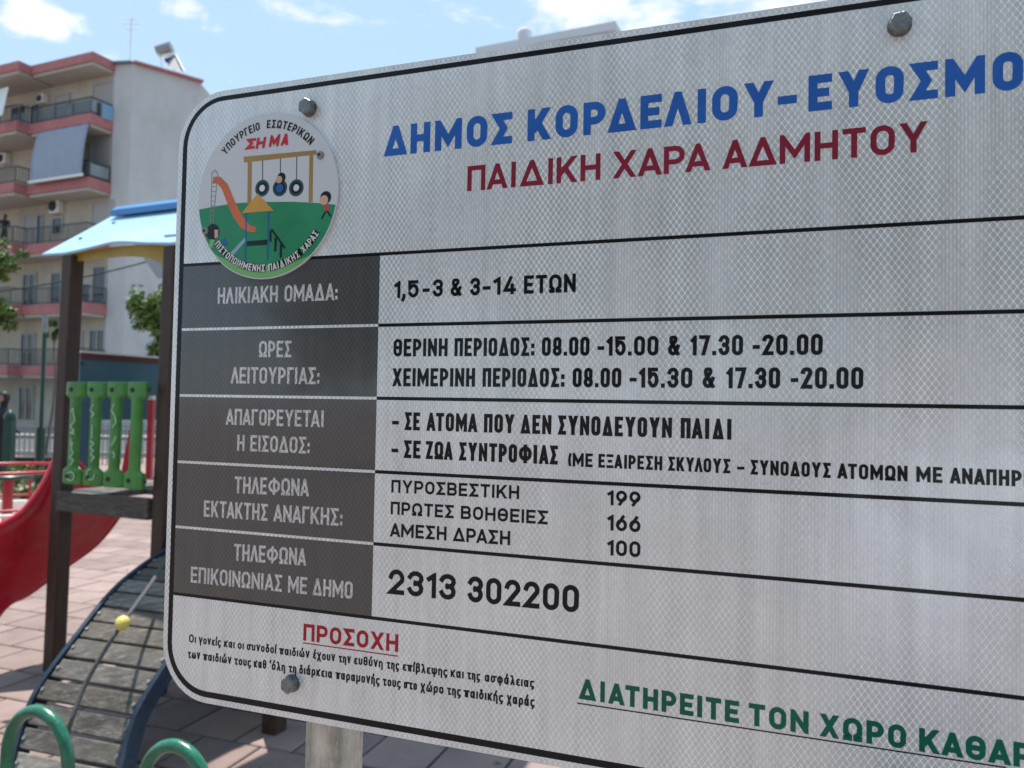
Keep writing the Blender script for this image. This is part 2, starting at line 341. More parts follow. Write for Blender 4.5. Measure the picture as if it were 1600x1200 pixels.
def glyph(ch, w, h, t):
    """strokes as (points, closed); the outline of each fills the box w x h"""
    a = t / 2; x0, x1, y0, y1 = a, w - a, a, h - a; cx = w / 2; cy = h / 2
    r = min((x1 - x0) / 2, (y1 - y0) / 2); P = []
    def S(*p, c=False): P.append((list(p), c))
    if ch in 'ΟO0': P.append((rrect(x0, y0, x1, y1)[:-1], True))
    elif ch == 'Θ': P.append((rrect(x0, y0, x1, y1)[:-1], True)); S((x0 + a, cy), (x1 - a, cy))
    elif ch in 'Ι': S((a, y0), (a, y1))
    elif ch == 'Η': S((x0, y0), (x0, y1)); S((x1, y0), (x1, y1)); S((x0 + a, cy), (x1 - a, cy))
    elif ch == 'Π': S((x0, y0), (x0, y1), (x1, y1), (x1, y0))
    elif ch == 'Γ': S((x0, y0), (x0, y1), (x1, y1))
    elif ch == 'Τ': S((x0, y1), (x1, y1)); S((cx, y0), (cx, y1 - a))
    elif ch == 'Ε': S((x1, y1), (x0, y1), (x0, y0), (x1, y0)); S((x0 + a, cy), (x1 - a * .6, cy))
    elif ch == 'Ζ': S((x0, y1), (x1 - a * .2, y1), (x0 + a * .2, y0), (x1, y0))
    elif ch == 'Σ': S((x1, y1), (x0 + a * .3, y1), (x0 + (x1 - x0) * .62, cy), (x0 + a * .3, y0), (x1, y0))
    elif ch == 'Ξ': S((x0, y1), (x1, y1)); S((x0 + a, cy), (x1 - a, cy)); S((x0, y0), (x1, y0))
    elif ch == 'Λ': S((x0, 0), (cx, h - a * .6), (x1, 0))
    elif ch == 'Α': S((x0, 0), (cx, h - a * .6), (x1, 0)); S((x0 + (cx - x0) * .36, h * .27), (x1 - (cx - x0) * .36, h * .27))
    elif ch == 'Δ': S((x0 + a * .7, y0), (cx, h - a * .6), (x1 - a * .7, y0), c=True)
    elif ch == 'Υ': S((x0, h), (cx, cy * .86), (x1, h)); S((cx, 0), (cx, cy * .86))
    elif ch == 'Χ': S((x0, 0), (x1, h)); S((x0, h), (x1, 0))
    elif ch == 'Κ': S((x0, y0), (x0, y1)); S((x1, h), (x0 + a, h * .40)); S((x0 + (x1 - x0) * .38, h * .58), (x1 + a * .2, 0))
    elif ch == 'Μ': S((x0, y0), (x0, y1), (cx, h * .30), (x1, y1), (x1, y0))
    elif ch == 'Ν': S((x0, y0), (x0, y1), (x1, y0), (x1, y1))
    elif ch == 'Ω':
        k = (x1 - x0) * .26; P.append(([(x0 - a * .0, y0), (x0 + k, y0), (x0 + k, h * .20)] + [(x0, h * .34)] + arc(cx, y1 - r, r, r, 180, 0, 10) + [(x1, h * .34), (x1 - k, h * .20), (x1 - k, y0), (x1, y0)], False))
    elif ch == 'Φ': P.append((rrect(x0, h * .22, x1, h * .80)[:-1], True)); S((cx, y0), (cx, y1))
    elif ch == 'Ρ':
        q = (y1 - h * .42) / 2; qx = min(q, (x1 - x0) * .75); S((x0, y0), (x0, y1)); P.append(([(x0, y1)] + arc(x1 - qx, y1 - q, qx, q, 90, -90, 8) + [(x0, h * .42)], False))
    elif ch == 'Β':
        q = (y1 - cy) / 2; qx = min(q, (x1 - x0) * .7); P.append(([(x0, y1)] + arc(x1 - qx - a * .3, y1 - q, qx, q, 90, -90, 8) + [(x0, cy)], False))
        q2 = (cy - y0) / 2; P.append((arc(x1 - qx, cy - q2, qx, q2, 90, -90, 8) + [(x0, y0), (x0, y1)], False))
    elif ch == '-': S((x0, h * .40), (x1, h * .40))
    elif ch == '.': S((a, y0 * 1.1), (a, y0 * 1.3))
    elif ch == ',': S((a, y0 * 1.4), (a, y0 * .6), (a * .3, -h * .10))
    elif ch == ':': S((a, h * .12), (a, h * .17)); S((a, h * .52), (a, h * .57))
    elif ch == '΄': S((a, h * .78), (a + h * .03, h * .98))
    elif ch == '(': P.append((arc(x1 + h * .3, h * .45, h * .32 + (x1 - x0), h * .72, 145, 215, 8), False))
    elif ch == ')': P.append((arc(x0 - h * .3, h * .45, h * .32 + (x1 - x0), h * .72, 35, -35, 8), False))
    elif ch == '1': S((x0, h * .74), (x1, y1 - a * .3), (x1, y0))
    elif ch == '2':
        P.append((arc(cx, y1 - r, r, r, 170, -20, 9) + [(x0 + a * .2, y0), (x1, y0)], False))
    elif ch == '3':
        q = (y1 - cy) / 2 * 1.0; rr = (x1 - x0) / 2
        P.append((arc(cx, y1 - q, rr, q, 165, -90, 9), False)); q = (cy - y0) / 2 * 1.08
        P.append((arc(cx, y0 + q, rr, q, 90, -165, 9), False))
    elif ch == '4': S((x0 + (x1 - x0) * .62, y1), (x0 + a * .2, h * .24), (x1, h * .24)); S((x1 - (x1 - x0) * .22, y0), (x1 - (x1 - x0) * .22, h * .5))
    elif ch == '5':
        q = h * .30; P.append(([(x1 - a * .4, y1), (x0, y1), (x0 + a * .2, h * .53)] + arc(cx, y0 + q, (x1 - x0) / 2, q, 105, -150, 10), False))
    elif ch == '6':
        q = h * .28; P.append((rrect(x0, y0, x1, y0 + 2 * q, min(q, r))[:-1], True)); P.append(([(x0, y0 + q), (x1 - (x1 - x0) * .3, y1)], False))
    elif ch == '9':
        q = h * .28; P.append((rrect(x0, y1 - 2 * q, x1, y1, min(q, r))[:-1], True)); P.append(([(x1, y1 - q), (x0 + (x1 - x0) * .3, y0)], False))
    elif ch == '7': S((x0, y1), (x1, y1), (x0 + (x1 - x0) * .3, 0))
    elif ch == '8':
        q = h * .235; P.append((rrect(x0 + a * .2, y1 - 2 * q, x1 - a * .2, y1, min(q, r - a * .2))[:-1], True)); P.append((rrect(x0, y0, x1, y1 - 2 * q, min(q, r))[:-1], True))
    elif ch == '&':
        P.append(([(x1, y0), (x0 + (x1 - x0) * .18, h * .66)] + arc(cx - w * .05, h * .80, (x1 - x0) * .30, h * .13, 190, -40, 8) + [(x0, h * .36)] + arc(cx - w * .06, y0 + h * .20, (x1 - x0) * .42, h * .20, 170, 300, 6) + [(x1, h * .46)], False))
    else:
        # lower case: x-height, ascender and descender in the same units
        xh = h * .72; acc = {'ί': 'ι', 'έ': 'ε', 'ώ': 'ω', 'ή': 'η', 'ύ': 'υ', 'ό': 'ο', 'ά': 'α'}; base = acc.get(ch, ch)
        X1 = xh - a; rr = min((x1 - x0) / 2, (X1 - y0) / 2); D = -h * .24 + a; m_ = (y0 + X1) / 2
        if ch in acc: S((cx + (0 if base != 'ι' else 0) + 0.0, xh + h * .10), (cx + h * .07, h * 1.02))
        if base == 'ο': P.append((rrect(x0, y0, x1, X1)[:-1], True))
        elif base == 'ι': S((a, y0), (a, X1))
        elif base == 'ν': S((x0, xh), (cx, y0 * .6), (x1, xh))
        elif base == 'γ': S((x0, xh), (cx, h * .12), (x1, xh)); S((cx, h * .12), (cx, D))
        elif base == 'ε': P.append(([(x1, X1)] + arc(x0 + (X1 - m_) / 2 + a * .2, (X1 + m_) / 2, (X1 - m_) / 2, (X1 - m_) / 2, 90, 270, 6) + [(x1 - a, m_)], False)); P.append(([(x1 - a, m_)] + arc(x0 + (m_ - y0) / 2, (y0 + m_) / 2, (m_ - y0) / 2, (m_ - y0) / 2, 90, 270, 6) + [(x1, y0)], False))
        elif base == 'ς': P.append(([(x1, X1)] + arc(x0 + rr, X1 - rr, rr, rr, 90, 180, 5) + arc(x0 + rr, y0 + rr, rr, rr, 180, 270, 5) + [(x1, y0), (x1, y0 - h * .10), (x1 - h * .12, D)], False))
        elif base == 'κ': S((x0, y0), (x0, X1)); S((x1, xh), (x0 + a, xh * .48)); S((x0 + (x1 - x0) * .35, xh * .56), (x1, 0))
        elif base == 'α': P.append((rrect(x0, y0, x1 - a, X1)[:-1], True)); S((x1 - a * .4, X1), (x1 - a * .4, y0))
        elif base == 'σ': P.append((rrect(x0, y0, x1 - a, X1)[:-1], True)); S((cx, X1), (x1 + a, X1))
        elif base == 'υ': P.append(([(x0, X1)] + arc(x0 + rr, y0 + rr, rr, rr, 180, 270, 5) + arc(x1 - rr, y0 + rr, rr, rr, 270, 360, 5) + [(x1, X1)], False))
        elif base == 'δ': P.append((rrect(x0, y0, x1, X1 * .96)[:-1], True)); S((x1 - a, X1 * .86), (x0 + a, h * .88), (x0 + a, y1), (x1 - a, y1))
        elif base == 'π': S((x0 - a * .5, X1), (x1 + a * .5, X1)); S((x0 + a, y0), (x0 + a, X1 - a)); S((x1 - a, y0), (x1 - a, X1 - a))
        elif base == 'τ': S((x0, X1), (x1, X1)); S((cx, X1 - a), (cx, y0), (cx + a * 1.5, y0))
        elif base == 'ω': P.append(([(x0 + a, X1), (x0, m_)] + arc((x0 + cx) / 2, y0 + (cx - x0) / 2, (cx - x0) / 2, (cx - x0) / 2, 180, 360, 6) + [(cx, m_)], False)); P.append((arc((x1 + cx) / 2, y0 + (cx - x0) / 2, (cx - x0) / 2, (cx - x0) / 2, 180, 360, 6) + [(x1, m_), (x1 - a, X1)], False))
        elif base == 'χ': S((x0, D), (x1, xh)); S((x0, xh), (x1, D))
        elif base == 'η': S((x0, y0), (x0, X1)); P.append(([(x0 + a, X1)] + arc(x1 - rr, X1 - rr, rr, rr, 90, 0, 5) + [(x1, D)], False))
        elif base == 'μ': S((x0, D), (x0, X1)); P.append((arc(x0 + rr, y0 + rr, rr, rr, 180, 270, 5) + arc(x1 - rr, y0 + rr, rr, rr, 270, 360, 5) + [(x1, X1)], False))
        elif base == 'θ': P.append((rrect(x0, y0, x1, y1)[:-1], True)); S((x0 + a, cy), (x1 - a, cy))
        elif base == 'λ': S((x0 + a * .3, y1), (x0 + (x1 - x0) * .36, y1), (x1, 0)); S((x0 + (x1 - x0) * .58, h * .55), (x0, 0))
        elif base == 'ψ': P.append(([(x0, X1)] + arc(x0 + rr, y0 + rr, rr, rr, 180, 270, 5) + arc(x1 - rr, y0 + rr, rr, rr, 270, 360, 5) + [(x1, X1)], False)); S((cx, D), (cx, X1))
        elif base == 'φ': P.append((rrect(x0, y0, x1, X1)[:-1], True)); S((cx, D), (cx, X1 + h * .08))
        elif base == 'ρ': P.append((rrect(x0, y0, x1, X1)[:-1], True)); S((x0, y0 + rr), (x0, D))
        elif base == 'β': P.append((rrect(x0, y0, x1, h * .56)[:-1], True)); P.append((arc(cx, h * .77, (x1 - x0) / 2 * .9, h * .19, -60, 180, 8) + [(x0, D)], False))
    return P
def clip_y(poly, lo, hi):
    for lim, sgn in ((lo, 1), (hi, -1)):
        outp = []
        for i in range(len(poly)):
            p, q = poly[i - 1], poly[i]; a_, b_ = (p[1] - lim) * sgn, (q[1] - lim) * sgn
            if (a_ >= 0) != (b_ >= 0):
                k = a_ / (a_ - b_); outp.append((p[0] + (q[0] - p[0]) * k, lim))
            if b_ >= 0: outp.append(q)
        poly = outp
        if not poly: return []
    return poly
def stroke_polys(pts, closed, t, lo, hi):
    """one stroke as a run of mitred quads"""
    n = len(pts); a = t / 2; L_, R_ = [], []
    q = [p for i, p in enumerate(pts) if i == 0 or hypot(p[0] - pts[i - 1][0], p[1] - pts[i - 1][1]) > 1e-7]
    n = len(q)
    if n < 2: return []
    if not closed:
        def ext(p, o):
            d = hypot(p[0] - o[0], p[1] - o[1]); return (p[0] + (p[0] - o[0]) / d * a, p[1] + (p[1] - o[1]) / d * a)
        q[0], q[-1] = ext(q[0], q[1]), ext(q[-1], q[-2])
    for i in range(n):
        p = q[i]; pr = q[i - 1] if (closed or i > 0) else None; nx = q[(i + 1) % n] if (closed or i < n - 1) else None
        def nrm(u, v):
            d = hypot(v[0] - u[0], v[1] - u[1]); return (-(v[1] - u[1]) / d, (v[0] - u[0]) / d)
        if pr is None: m_ = nrm(p, nx); k = a
        elif nx is None: m_ = nrm(pr, p); k = a
        else:
            n1, n2 = nrm(pr, p), nrm(p, nx); mx, my = n1[0] + n2[0], n1[1] + n2[1]; d = hypot(mx, my)
            if d < 1e-4: m_ = n1; k = a
            else:
                m_ = (mx / d, my / d); k = a / max(0.22, m_[0] * n1[0] + m_[1] * n1[1])
        L_.append((p[0] + m_[0] * k, p[1] + m_[1] * k)); R_.append((p[0] - m_[0] * k, p[1] - m_[1] * k))
    res = []
    for i in range(n if closed else n - 1):
        j = (i + 1) % n; pl = clip_y([R_[i], R_[j], L_[j], L_[i]], lo, hi)
        if len(pl) > 2: res.append(pl)
    return res
def natural(word, h, t, gap):
    x = 0; res = []
    for i, ch in enumerate(word):
        wd = WID.get(ch, .56) * h; wd = max(wd, t)
        if i: x += gap * KERN(word[i - 1], ch)
        res.append((ch, x, wd)); x += wd
    return res, x
def KERN(a, b): return .15 if a in 'ΑΔΛ' and b in 'ΑΔΛΥΤ' or a in 'ΥΤΓΡ' and b in 'ΑΔΛ' else (.45 if (a in 'ΑΔΛ') != (b in 'ΑΔΛ') and 'Ι' not in (a, b) else 1.0)
def text_mesh(word, x0, x1, h, t, xf, gap=None, desc=True):
    """fit the word between x0 and x1 with constant stroke t; xf maps (x, y, layer) to 3D"""
    gap = t * .62 if gap is None else gap; res, W = natural(word, h, t, gap)
    fixed = sum(t if WID.get(c, .5) * h <= t else 0 for c in word); k = ((x1 - x0) - fixed) / (W - fixed)
    mb = MB(); x = x0; prev = None
    for ch, _, wd in res:
        if prev is not None: x += gap * k * KERN(prev, ch)
        prev = ch
        w2 = wd if wd <= t * 1.0001 and WID.get(ch, .5) * h <= t else wd * k
        if ch != ' ':
            lo = 0.0 if ch in WID and (ch.isupper() or ch.isdigit() or ch == '&') else (-h * .35 if ch in 'γςχηήμψφρβ' else 0.0)
            hi = h if (ch in WID and (ch.isupper() or ch.isdigit() or ch == '&')) else h * 1.2
            if ch == ',': lo = -h * .35
            for li, (pts, cl) in enumerate(glyph(ch, max(w2, t), h, t)):
                for pl in stroke_polys(pts, cl, t, lo, hi):
                    mb.add([xf(x + p[0], p[1], li) for p in pl], [tuple(range(len(pl)))])
        x += w2
    return mb

# ================================================================== GROUND
gmat = bpy.data.materials.new('joint_sand_ground'); gmat.use_nodes = True
gn = gmat.node_tree; gb = gn.nodes['Principled BSDF']; gb.inputs['Roughness'].default_value = 0.95
TA = radians(-19)                                          # direction of the paver rows
t1 = gn.nodes.new('ShaderNodeTexCoord'); t2 = gn.nodes.new('ShaderNodeMapping'); t2.inputs['Rotation'].default_value = (0, 0, -TA)
t3 = gn.nodes.new('ShaderNodeTexBrick'); t3.inputs['Scale'].default_value = 1.0
t3.inputs['Brick Width'].default_value = 0.32; t3.inputs['Row Height'].default_value = 0.32; t3.inputs['Mortar Size'].default_value = 0.006
t3.inputs['Color1'].default_value = (0.245, 0.178, 0.160, 1); t3.inputs['Color2'].default_value = (0.21, 0.153, 0.138, 1); t3.inputs['Mortar'].default_value = (0.17, 0.13, 0.11, 1)
gn.links.new(t1.outputs['Object'], t2.inputs[0]); gn.links.new(t2.outputs[0], t3.inputs['Vector']); gn.links.new(t3.outputs['Color'], gb.inputs['Base Color'])
g = MB().add([(-400, -200, 0), (400, -200, 0), (400, 900, 0), (-400, 900, 0)], [(0, 1, 2, 3)]).build('ground', gmat)
g['kind'] = 'structure'
pav = mat('pink_concrete_paver', (0.245, 0.178, 0.160), rough=0.92, var=0.16, vscale=2.2, bump=0.35, bscale=90, dirt=(0.15, 0.115, 0.105), dirt_amt=0.5)
pn = pav.node_tree; gpos = pn.nodes.new('ShaderNodeNewGeometry')
for nd in pn.nodes:
    if nd.type == 'MAPPING':
        for lk in list(nd.inputs[0].links): pn.links.remove(lk)
        pn.links.new(gpos.outputs['Position'], nd.inputs[0])
pn = pav.node_tree; oi = pn.nodes.new('ShaderNodeObjectInfo'); hs = pn.nodes.new('ShaderNodeHueSaturation')
pb = pn.nodes['Principled BSDF']; src = pb.inputs['Base Color'].links[0].from_socket
mrr = pn.nodes.new('ShaderNodeMapRange'); mrr.inputs['To Min'].default_value = 0.80; mrr.inputs['To Max'].default_value = 1.14
pn.links.new(oi.outputs['Random'], mrr.inputs['Value']); pn.links.new(mrr.outputs[0], hs.inputs['Value']); pn.links.new(src, hs.inputs['Color']); pn.links.new(hs.outputs[0], pb.inputs['Base Color'])
ex, ey = Vector((cos(TA), sin(TA), 0)), Vector((-sin(TA), cos(TA), 0))
PWX, PWY, JT, PH = 0.32, 0.32, 0.013, 0.012
def paver_mesh():
    hx, hy, c = PWX / 2 - JT / 2, PWY / 2 - JT / 2, 0.007; v = []
    for z, k in ((0.0, 0), (PH - 0.005, 0), (PH, c)):
        for sx, sy in ((-1, -1), (1, -1), (1, 1), (-1, 1)): v.append(ex * (sx * (hx - k)) + ey * (sy * (hy - k)) + Vector((0, 0, z)))
    f = [(8, 9, 10, 11)]
    for r in (0, 4):
        for i in range(4): f.append((r + i, r + (i + 1) % 4, r + 4 + (i + 1) % 4, r + 4 + i))
    return v, f
pv, pf = paver_mesh()
pme = bpy.data.meshes.new('paver'); pme.from_pydata([tuple(a) for a in pv], [], pf); pme.materials.append(pav)
def view_px(p):
    d = p - EYE; c = Vector((d.dot(right), -d.dot(up), d.dot(fwd)))
    if c.z < 0.1: return None
    return 800 + FPX * c.x / c.z, 600 + FPX * c.y / c.z
near = []; farp = []
for i in range(-80, 80):
    for j in range(-20, 100):
        c = ex * ((i + 0.5 * (j % 2)) * PWX) + ey * (j * PWY)
        if c.y < 1.5 or c.y > 16 or abs(c.x) > 16: continue
        q = view_px(c)
        if q is None: continue
        vis = (-70 < q[0] < 300 and q[1] < 1290) or (230 < q[0] < 1000 and 1090 < q[1] < 1300)
        if vis and c.y < 9.3: near.append((c.y, c))
        elif -400 < q[0] < 2000: farp.append(c)
near.sort(key=lambda a: a[0]); farp += [c for _, c in near[298:]]
for _, c in near[:298]:
    o = bpy.data.objects.new('paver', pme); COL.objects.link(o); o.parent = g; o.location = (c.x, c.y, 0.006 + random.uniform(-.0015, .0015))
fb = MB()
for c in farp:
    z = Vector((0, 0, 0.006 + random.uniform(-.0015, .0015))); fb.add([a + c + z for a in pv], pf)
fo = fb.build('paver_field', pav, g); fo['kind'] = 'stuff'

sb = MB().add([(-15.8, 1.6, .004), (15.8, 1.6, .004), (15.8, 15.9, .004), (-15.8, 15.9, .004)], [(0, 1, 2, 3)]).build('joint_sand', mat('dark_joint_sand', (.07, .055, .048), .95, var=.3, vscale=6)); sb['kind'] = 'structure'
M_ASPH = mat('street_asphalt', (0.065, 0.066, 0.07), rough=0.95, var=0.15, vscale=3)
rd = MB().add([(-120, 22.2, .004), (120, 22.2, .004), (120, 31.5, .004), (-120, 31.5, .004)], [(0, 1, 2, 3)]).build('road', M_ASPH); rd['kind'] = 'structure'
kb = MB().abox(-120, 120, 22.0, 22.2, 0, .13).build('kerb', mat('kerb_stone', (.30, .29, .28), .9, var=.1)); kb['kind'] = 'structure'
sw_ = MB().abox(-120, 120, 31.5, 60, 0, .13).build('pavement', mat('street_pavement', (.22, .21, .20), .9, var=.1)); sw_['kind'] = 'structure'

lf = MB(); rl = random.Random(11)
for _ in range(260):
    x, y = rl.uniform(-5.5, .8), rl.uniform(2.6, 9.5); s_ = rl.uniform(.008, .024); a_ = rl.uniform(0, 6.3); z = .018 + rl.uniform(0, .004)
    d1, d2 = Vector((cos(a_), sin(a_), rl.uniform(-.2, .3))) * s_, Vector((-sin(a_), cos(a_), rl.uniform(-.2, .3))) * s_ * .45; c = Vector((x, y, z + .3 * s_))
    lf.add([c - d1, c - d2, c + d1, c + d2], [(0, 1, 2, 3)])
lo_ = lf.build('fallen_leaves', mat('dry_leaf', (.16, .10, .05), .9, var=.5, vscale=4)); tag(lo_, 'small dry leaves scattered over the pink paving', 'leaves', kind='stuff')

# ================================================================== SIGN
Uw = to_world(Ucam); Vw = Vector((0, 0, 1)); Nw = to_world(Ncam)      # right, up, away
O_w = EYE + to_world(Vector(SIGN_T) * SIGN_S)                        # point u=0, v=0 of the board face
mw = Matrix.Identity(4)
for i in range(3): mw[i][0], mw[i][1], mw[i][2] = Uw[i], Nw[i], Vw[i]
mw[0][3], mw[1][3], mw[2][3] = O_w.x, O_w.y, 0.0
sign = empty('playground_sign', mw=mw)
tag(sign, 'large grey and white Greek playground rules board with blue title, on galvanised posts', 'sign')
ZS = O_w.z
def inv_uv(px, py):
    d = ray(px, py); k = (O_w - EYE).dot(Nw) / d.dot(Nw); p = EYE + d * k - O_w; return p.dot(Uw), p.z
def XF(dy, lay=0.00003):
    return lambda x, y, l=0: (x, -dy - l * lay, ZS + y)
def rr_poly(u0, v0, u1, v1, r, n=10):
    p = []
    for cx_, cy_, a0 in ((u1 - r, v1 - r, 0), (u0 + r, v1 - r, 90), (u0 + r, v0 + r, 180), (u1 - r, v0 + r, 270)):
        for i in range(n + 1): a_ = radians(a0 + 90 * i / n); p.append((cx_ + r * cos(a_), cy_ + r * sin(a_)))
    return p
BU0, BU1, BV0, BV1, BR = -0.287, 0.708, -0.3645, 0.3715, 0.066
outer = rr_poly(BU0, BV0, BU1, BV1, BR)
MB().prism(outer, 0.0, 0.0025, lambda x, y, z: (x, z, ZS + y)).build('board', M_FILM, sign, fixn=True)
b1 = rr_poly(BU0 + .0068, BV0 + .0068, BU1 - .0068, BV1 - .0068, BR - .0068); b2 = rr_poly(BU0 + .0136, BV0 + .0138, BU1 - .0136, BV1 - .0125, BR - .0136)
bd = MB(); n_ = len(b1); f_ = XF(.0001)
bd.add([f_(*p) for p in b1] + [f_(*p) for p in b2], [(i, (i + 1) % n_, n_ + (i + 1) % n_, n_ + i) for i in range(n_)]).build('border_line', M_BLACK, sign)
IN0, IN1 = BU0 + .0136, BU1 - .0136
VL = [0.1602, 0.0808, 0.0, -0.0809, -0.1598, -0.2405]
def rect(mb, x0, x1, y0, y1, dy): f = XF(dy); mb.add([f(x0, y0), f(x1, y0), f(x1, y1), f(x0, y1)], [(0, 1, 2, 3)]); return mb
# grey heading cells
for k in range(5):
    mb = rect(MB(), IN0, 0.0, VL[k + 1] + (.0016 if k < 4 else .0016), VL[k] - (.0016 if k else .0018), .0001); mb.build('heading_cell', M_FILM_DK, sign)
for k, v in enumerate(VL):
    x0 = IN0 if k in (0, 5) else 0.0
    rect(MB(), x0, IN1, v - .0018, v + .0018, .0002).build('divider_line', M_BLACK, sign)
def line(words, px_base0, px_base1, hpx0, mt, tw, name='lettering', dy=.0002, desc=None):
    """words: [(text, px_left, px_right)]; baselines given at two pixels, cap height from a top pixel"""
    (xa, ya), (xb, yb) = px_base0, px_base1
    ua, va = inv_uv(xa, ya); ub, vb = inv_uv(xb, yb); v = (va + vb) / 2
    bl = lambda x: ya + (yb - ya) * (x - xa) / (xb - xa)
    ht = sum(inv_uv(x, y)[1] - inv_uv(x, bl(x))[1] for x, y in hpx0) / len(hpx0)
    vv = lambda x: va + (vb - va) * (x - ua) / (ub - ua)
    mb = MB(); f = XF(dy)
    for wd, pl, pr in words:
        yy = ya + (yb - ya) * (pl - xa) / (xb - xa); yy2 = ya + (yb - ya) * (pr - xa) / (xb - xa)
        x0 = inv_uv(pl, yy)[0]; x1 = inv_uv(pr, yy2)[0]
        t = tw * ht
        m2 = text_mesh(wd, x0, x1, ht, t, lambda x, y, l: f(x, y + vv(x), l))
        mb.add(m2.v, m2.f)
    o = mb.build(name, mt, sign); return o, v, ht
K = M_BLACK
line([('ΔΗΜΟΣ', 598, 800), ('ΚΟΡΔΕΛΙΟΥ', 824, 1208), ('-', 1215, 1245), ('ΕΥΟΣΜΟΥ', 1263, 1666)], (598, 245), (1477, 152), [(614, 197)], M_BLUE, .235)
line([('ΠΑΙΔΙΚΗ', 730, 938), ('ΧΑΡΑ', 958, 1110), ('ΑΔΜΗΤΟΥ', 1129, 1449)], (730, 299), (1270, 252), [(730, 260)], M_RED, .185)
line([('1,5', 616, 654), ('-', 660, 671), ('3', 676, 692), ('&', 704, 721), ('3', 734.5, 750), ('-14', 754, 806), ('ΕΤΩΝ', 818.5, 899.5)], (616, 466), (899, 456.5), [(616, 439), (899, 427.5)], K, .195)
line([('ΘΕΡΙΝΗ', 614.7, 699.2), ('ΠΕΡΙΟΔΟΣ:', 710, 835), ('08.00', 846.6, 921), ('-15.00', 933.4, 1028.8), ('&', 1043.7, 1062), ('17.30', 1079, 1161), ('-20.00', 1176, 1285.5)], (614, 557), (1285, 554.8), [(614.7, 530), (1285, 521)], K, .19)
line([('ΧΕΙΜΕΡΙΝΗ', 613, 742), ('ΠΕΡΙΟΔΟΣ:', 753.8, 882), ('08.00', 894.6, 970.8), ('-15.30', 983.6, 1081.8), ('&', 1097.8, 1116.7), ('17.30', 1135, 1219), ('-20.00', 1235.5, 1349)], (613, 603.5), (1349, 608), [(613, 574.5), (1349, 574.6)], K, .19)
line([('-', 612.4, 623), ('ΣΕ', 632, 656), ('ΑΤΟΜΑ', 666, 746), ('ΠΟΥ', 756, 803.5), ('ΔΕΝ', 811.8, 861.5), ('ΣΥΝΟΔΕΥΟΥΝ', 871.4, 1050), ('ΠΑΙΔΙ', 1063.4, 1142.7)], (632, 672), (1142, 687), [(632, 644), (1142, 654.5)], K, .20)
line([('-', 611.4, 622), ('ΣΕ', 630.6, 657), ('ΖΩΑ', 665, 707.5), ('ΣΥΝΤΡΟΦΙΑΣ', 716.8, 871.4)], (630.6, 715.5), (871, 726), [(630.6, 688), (871, 696)], K, .20)
line([('(ΜΕ', 888, 926), ('ΕΞΑΙΡΕΣΗ', 935, 1034.7), ('ΣΚΥΛΟΥΣ', 1043.7, 1141), ('-', 1151.7, 1163), ('ΣΥΝΟΔΟΥΣ', 1172.5, 1298), ('ΑΤΟΜΩΝ', 1308, 1418), ('ΜΕ', 1431.7, 1472.5), ('ΑΝΑΠΗΡΙΑ)', 1483.8, 1636)], (895, 728.7), (1500, 756), [(895, 706), (1500, 733)], K, .20)
line([('ΠΥΡΟΣΒΕΣΤΙΚΗ', 611.4, 811)], (611, 769.4), (811, 780), [(611, 749.5)], K, .195)
line([('ΠΡΩΤΕΣ', 610.4, 709), ('ΒΟΗΘΕΙΕΣ', 720, 856)], (610, 803.5), (856, 819.6), [(610, 783.5)], K, .195)
line([('ΑΜΕΣΗ', 609, 697.5), ('ΔΡΑΣΗ', 706.8, 797)], (609, 838), (797, 852), [(609, 817)], K, .195)
line([('199', 949, 1000.6)], (949, 789), (1000, 792), [(949, 765.5)], K, .20, 'phone_number')
line([('166', 949, 1000.6)], (949, 828.4), (1000, 832), [(949, 803.6)], K, .20, 'phone_number')
line([('100', 949, 1000.6)], (949, 867.5), (1000, 871), [(949, 843)], K, .20, 'phone_number')
line([('2313', 607, 711.8), ('302200', 730.6, 904.5)], (607, 927.7), (904, 957.6), [(607, 887.7), (904, 915.8)], K, .185, 'phone_number')
Wt = M_PRINTW
line([('ΗΛΙΚΙΑΚΗ', 340, 434), ('ΟΜΑΔΑ:', 444.4, 527.5)], (340, 475), (527, 469), [(340, 449), (527, 443)], Wt, .16)
line([('ΩΡΕΣ', 404.5, 455)], (404, 558), (455, 558.3), [(404, 532.6)], Wt, .16)
line([('ΛΕΙΤΟΥΡΓΙΑΣ:', 360.4, 499)], (360, 599), (499, 600.5), [(360, 573.6)], Wt, .16)
line([('ΑΠΑΓΟΡΕΥΕΤΑΙ', 352.6, 505.5)], (352, 663.5), (505, 667.5), [(352, 638.5)], Wt, .16)
line([('Η', 370.6, 382), ('ΕΙΣΟΔΟΣ:', 391, 484)], (370, 704.2), (484, 709), [(370, 679)], Wt, .16)
line([('ΤΗΛΕΦΩΝΑ', 366.4, 483)], (366, 770.5), (483, 775.5), [(366, 744.4)], Wt, .16)
line([('ΕΚΤΑΚΤΗΣ', 318.4, 418), ('ΑΝΑΓΚΗΣ:', 427, 535)], (318, 807), (535, 822), [(318, 781.5)], Wt, .16)
line([('ΤΗΛΕΦΩΝΑ', 365.5, 478.6)], (365, 875.5), (478, 884), [(365, 849.4)], Wt, .16)
line([('ΕΠΙΚΟΙΝΩΝΙΑΣ', 298, 440.5), ('ΜΕ', 450, 479.5), ('ΔΗΜΟ', 487.6, 551)], (298, 910), (551, 936), [(298, 885)], Wt, .16)
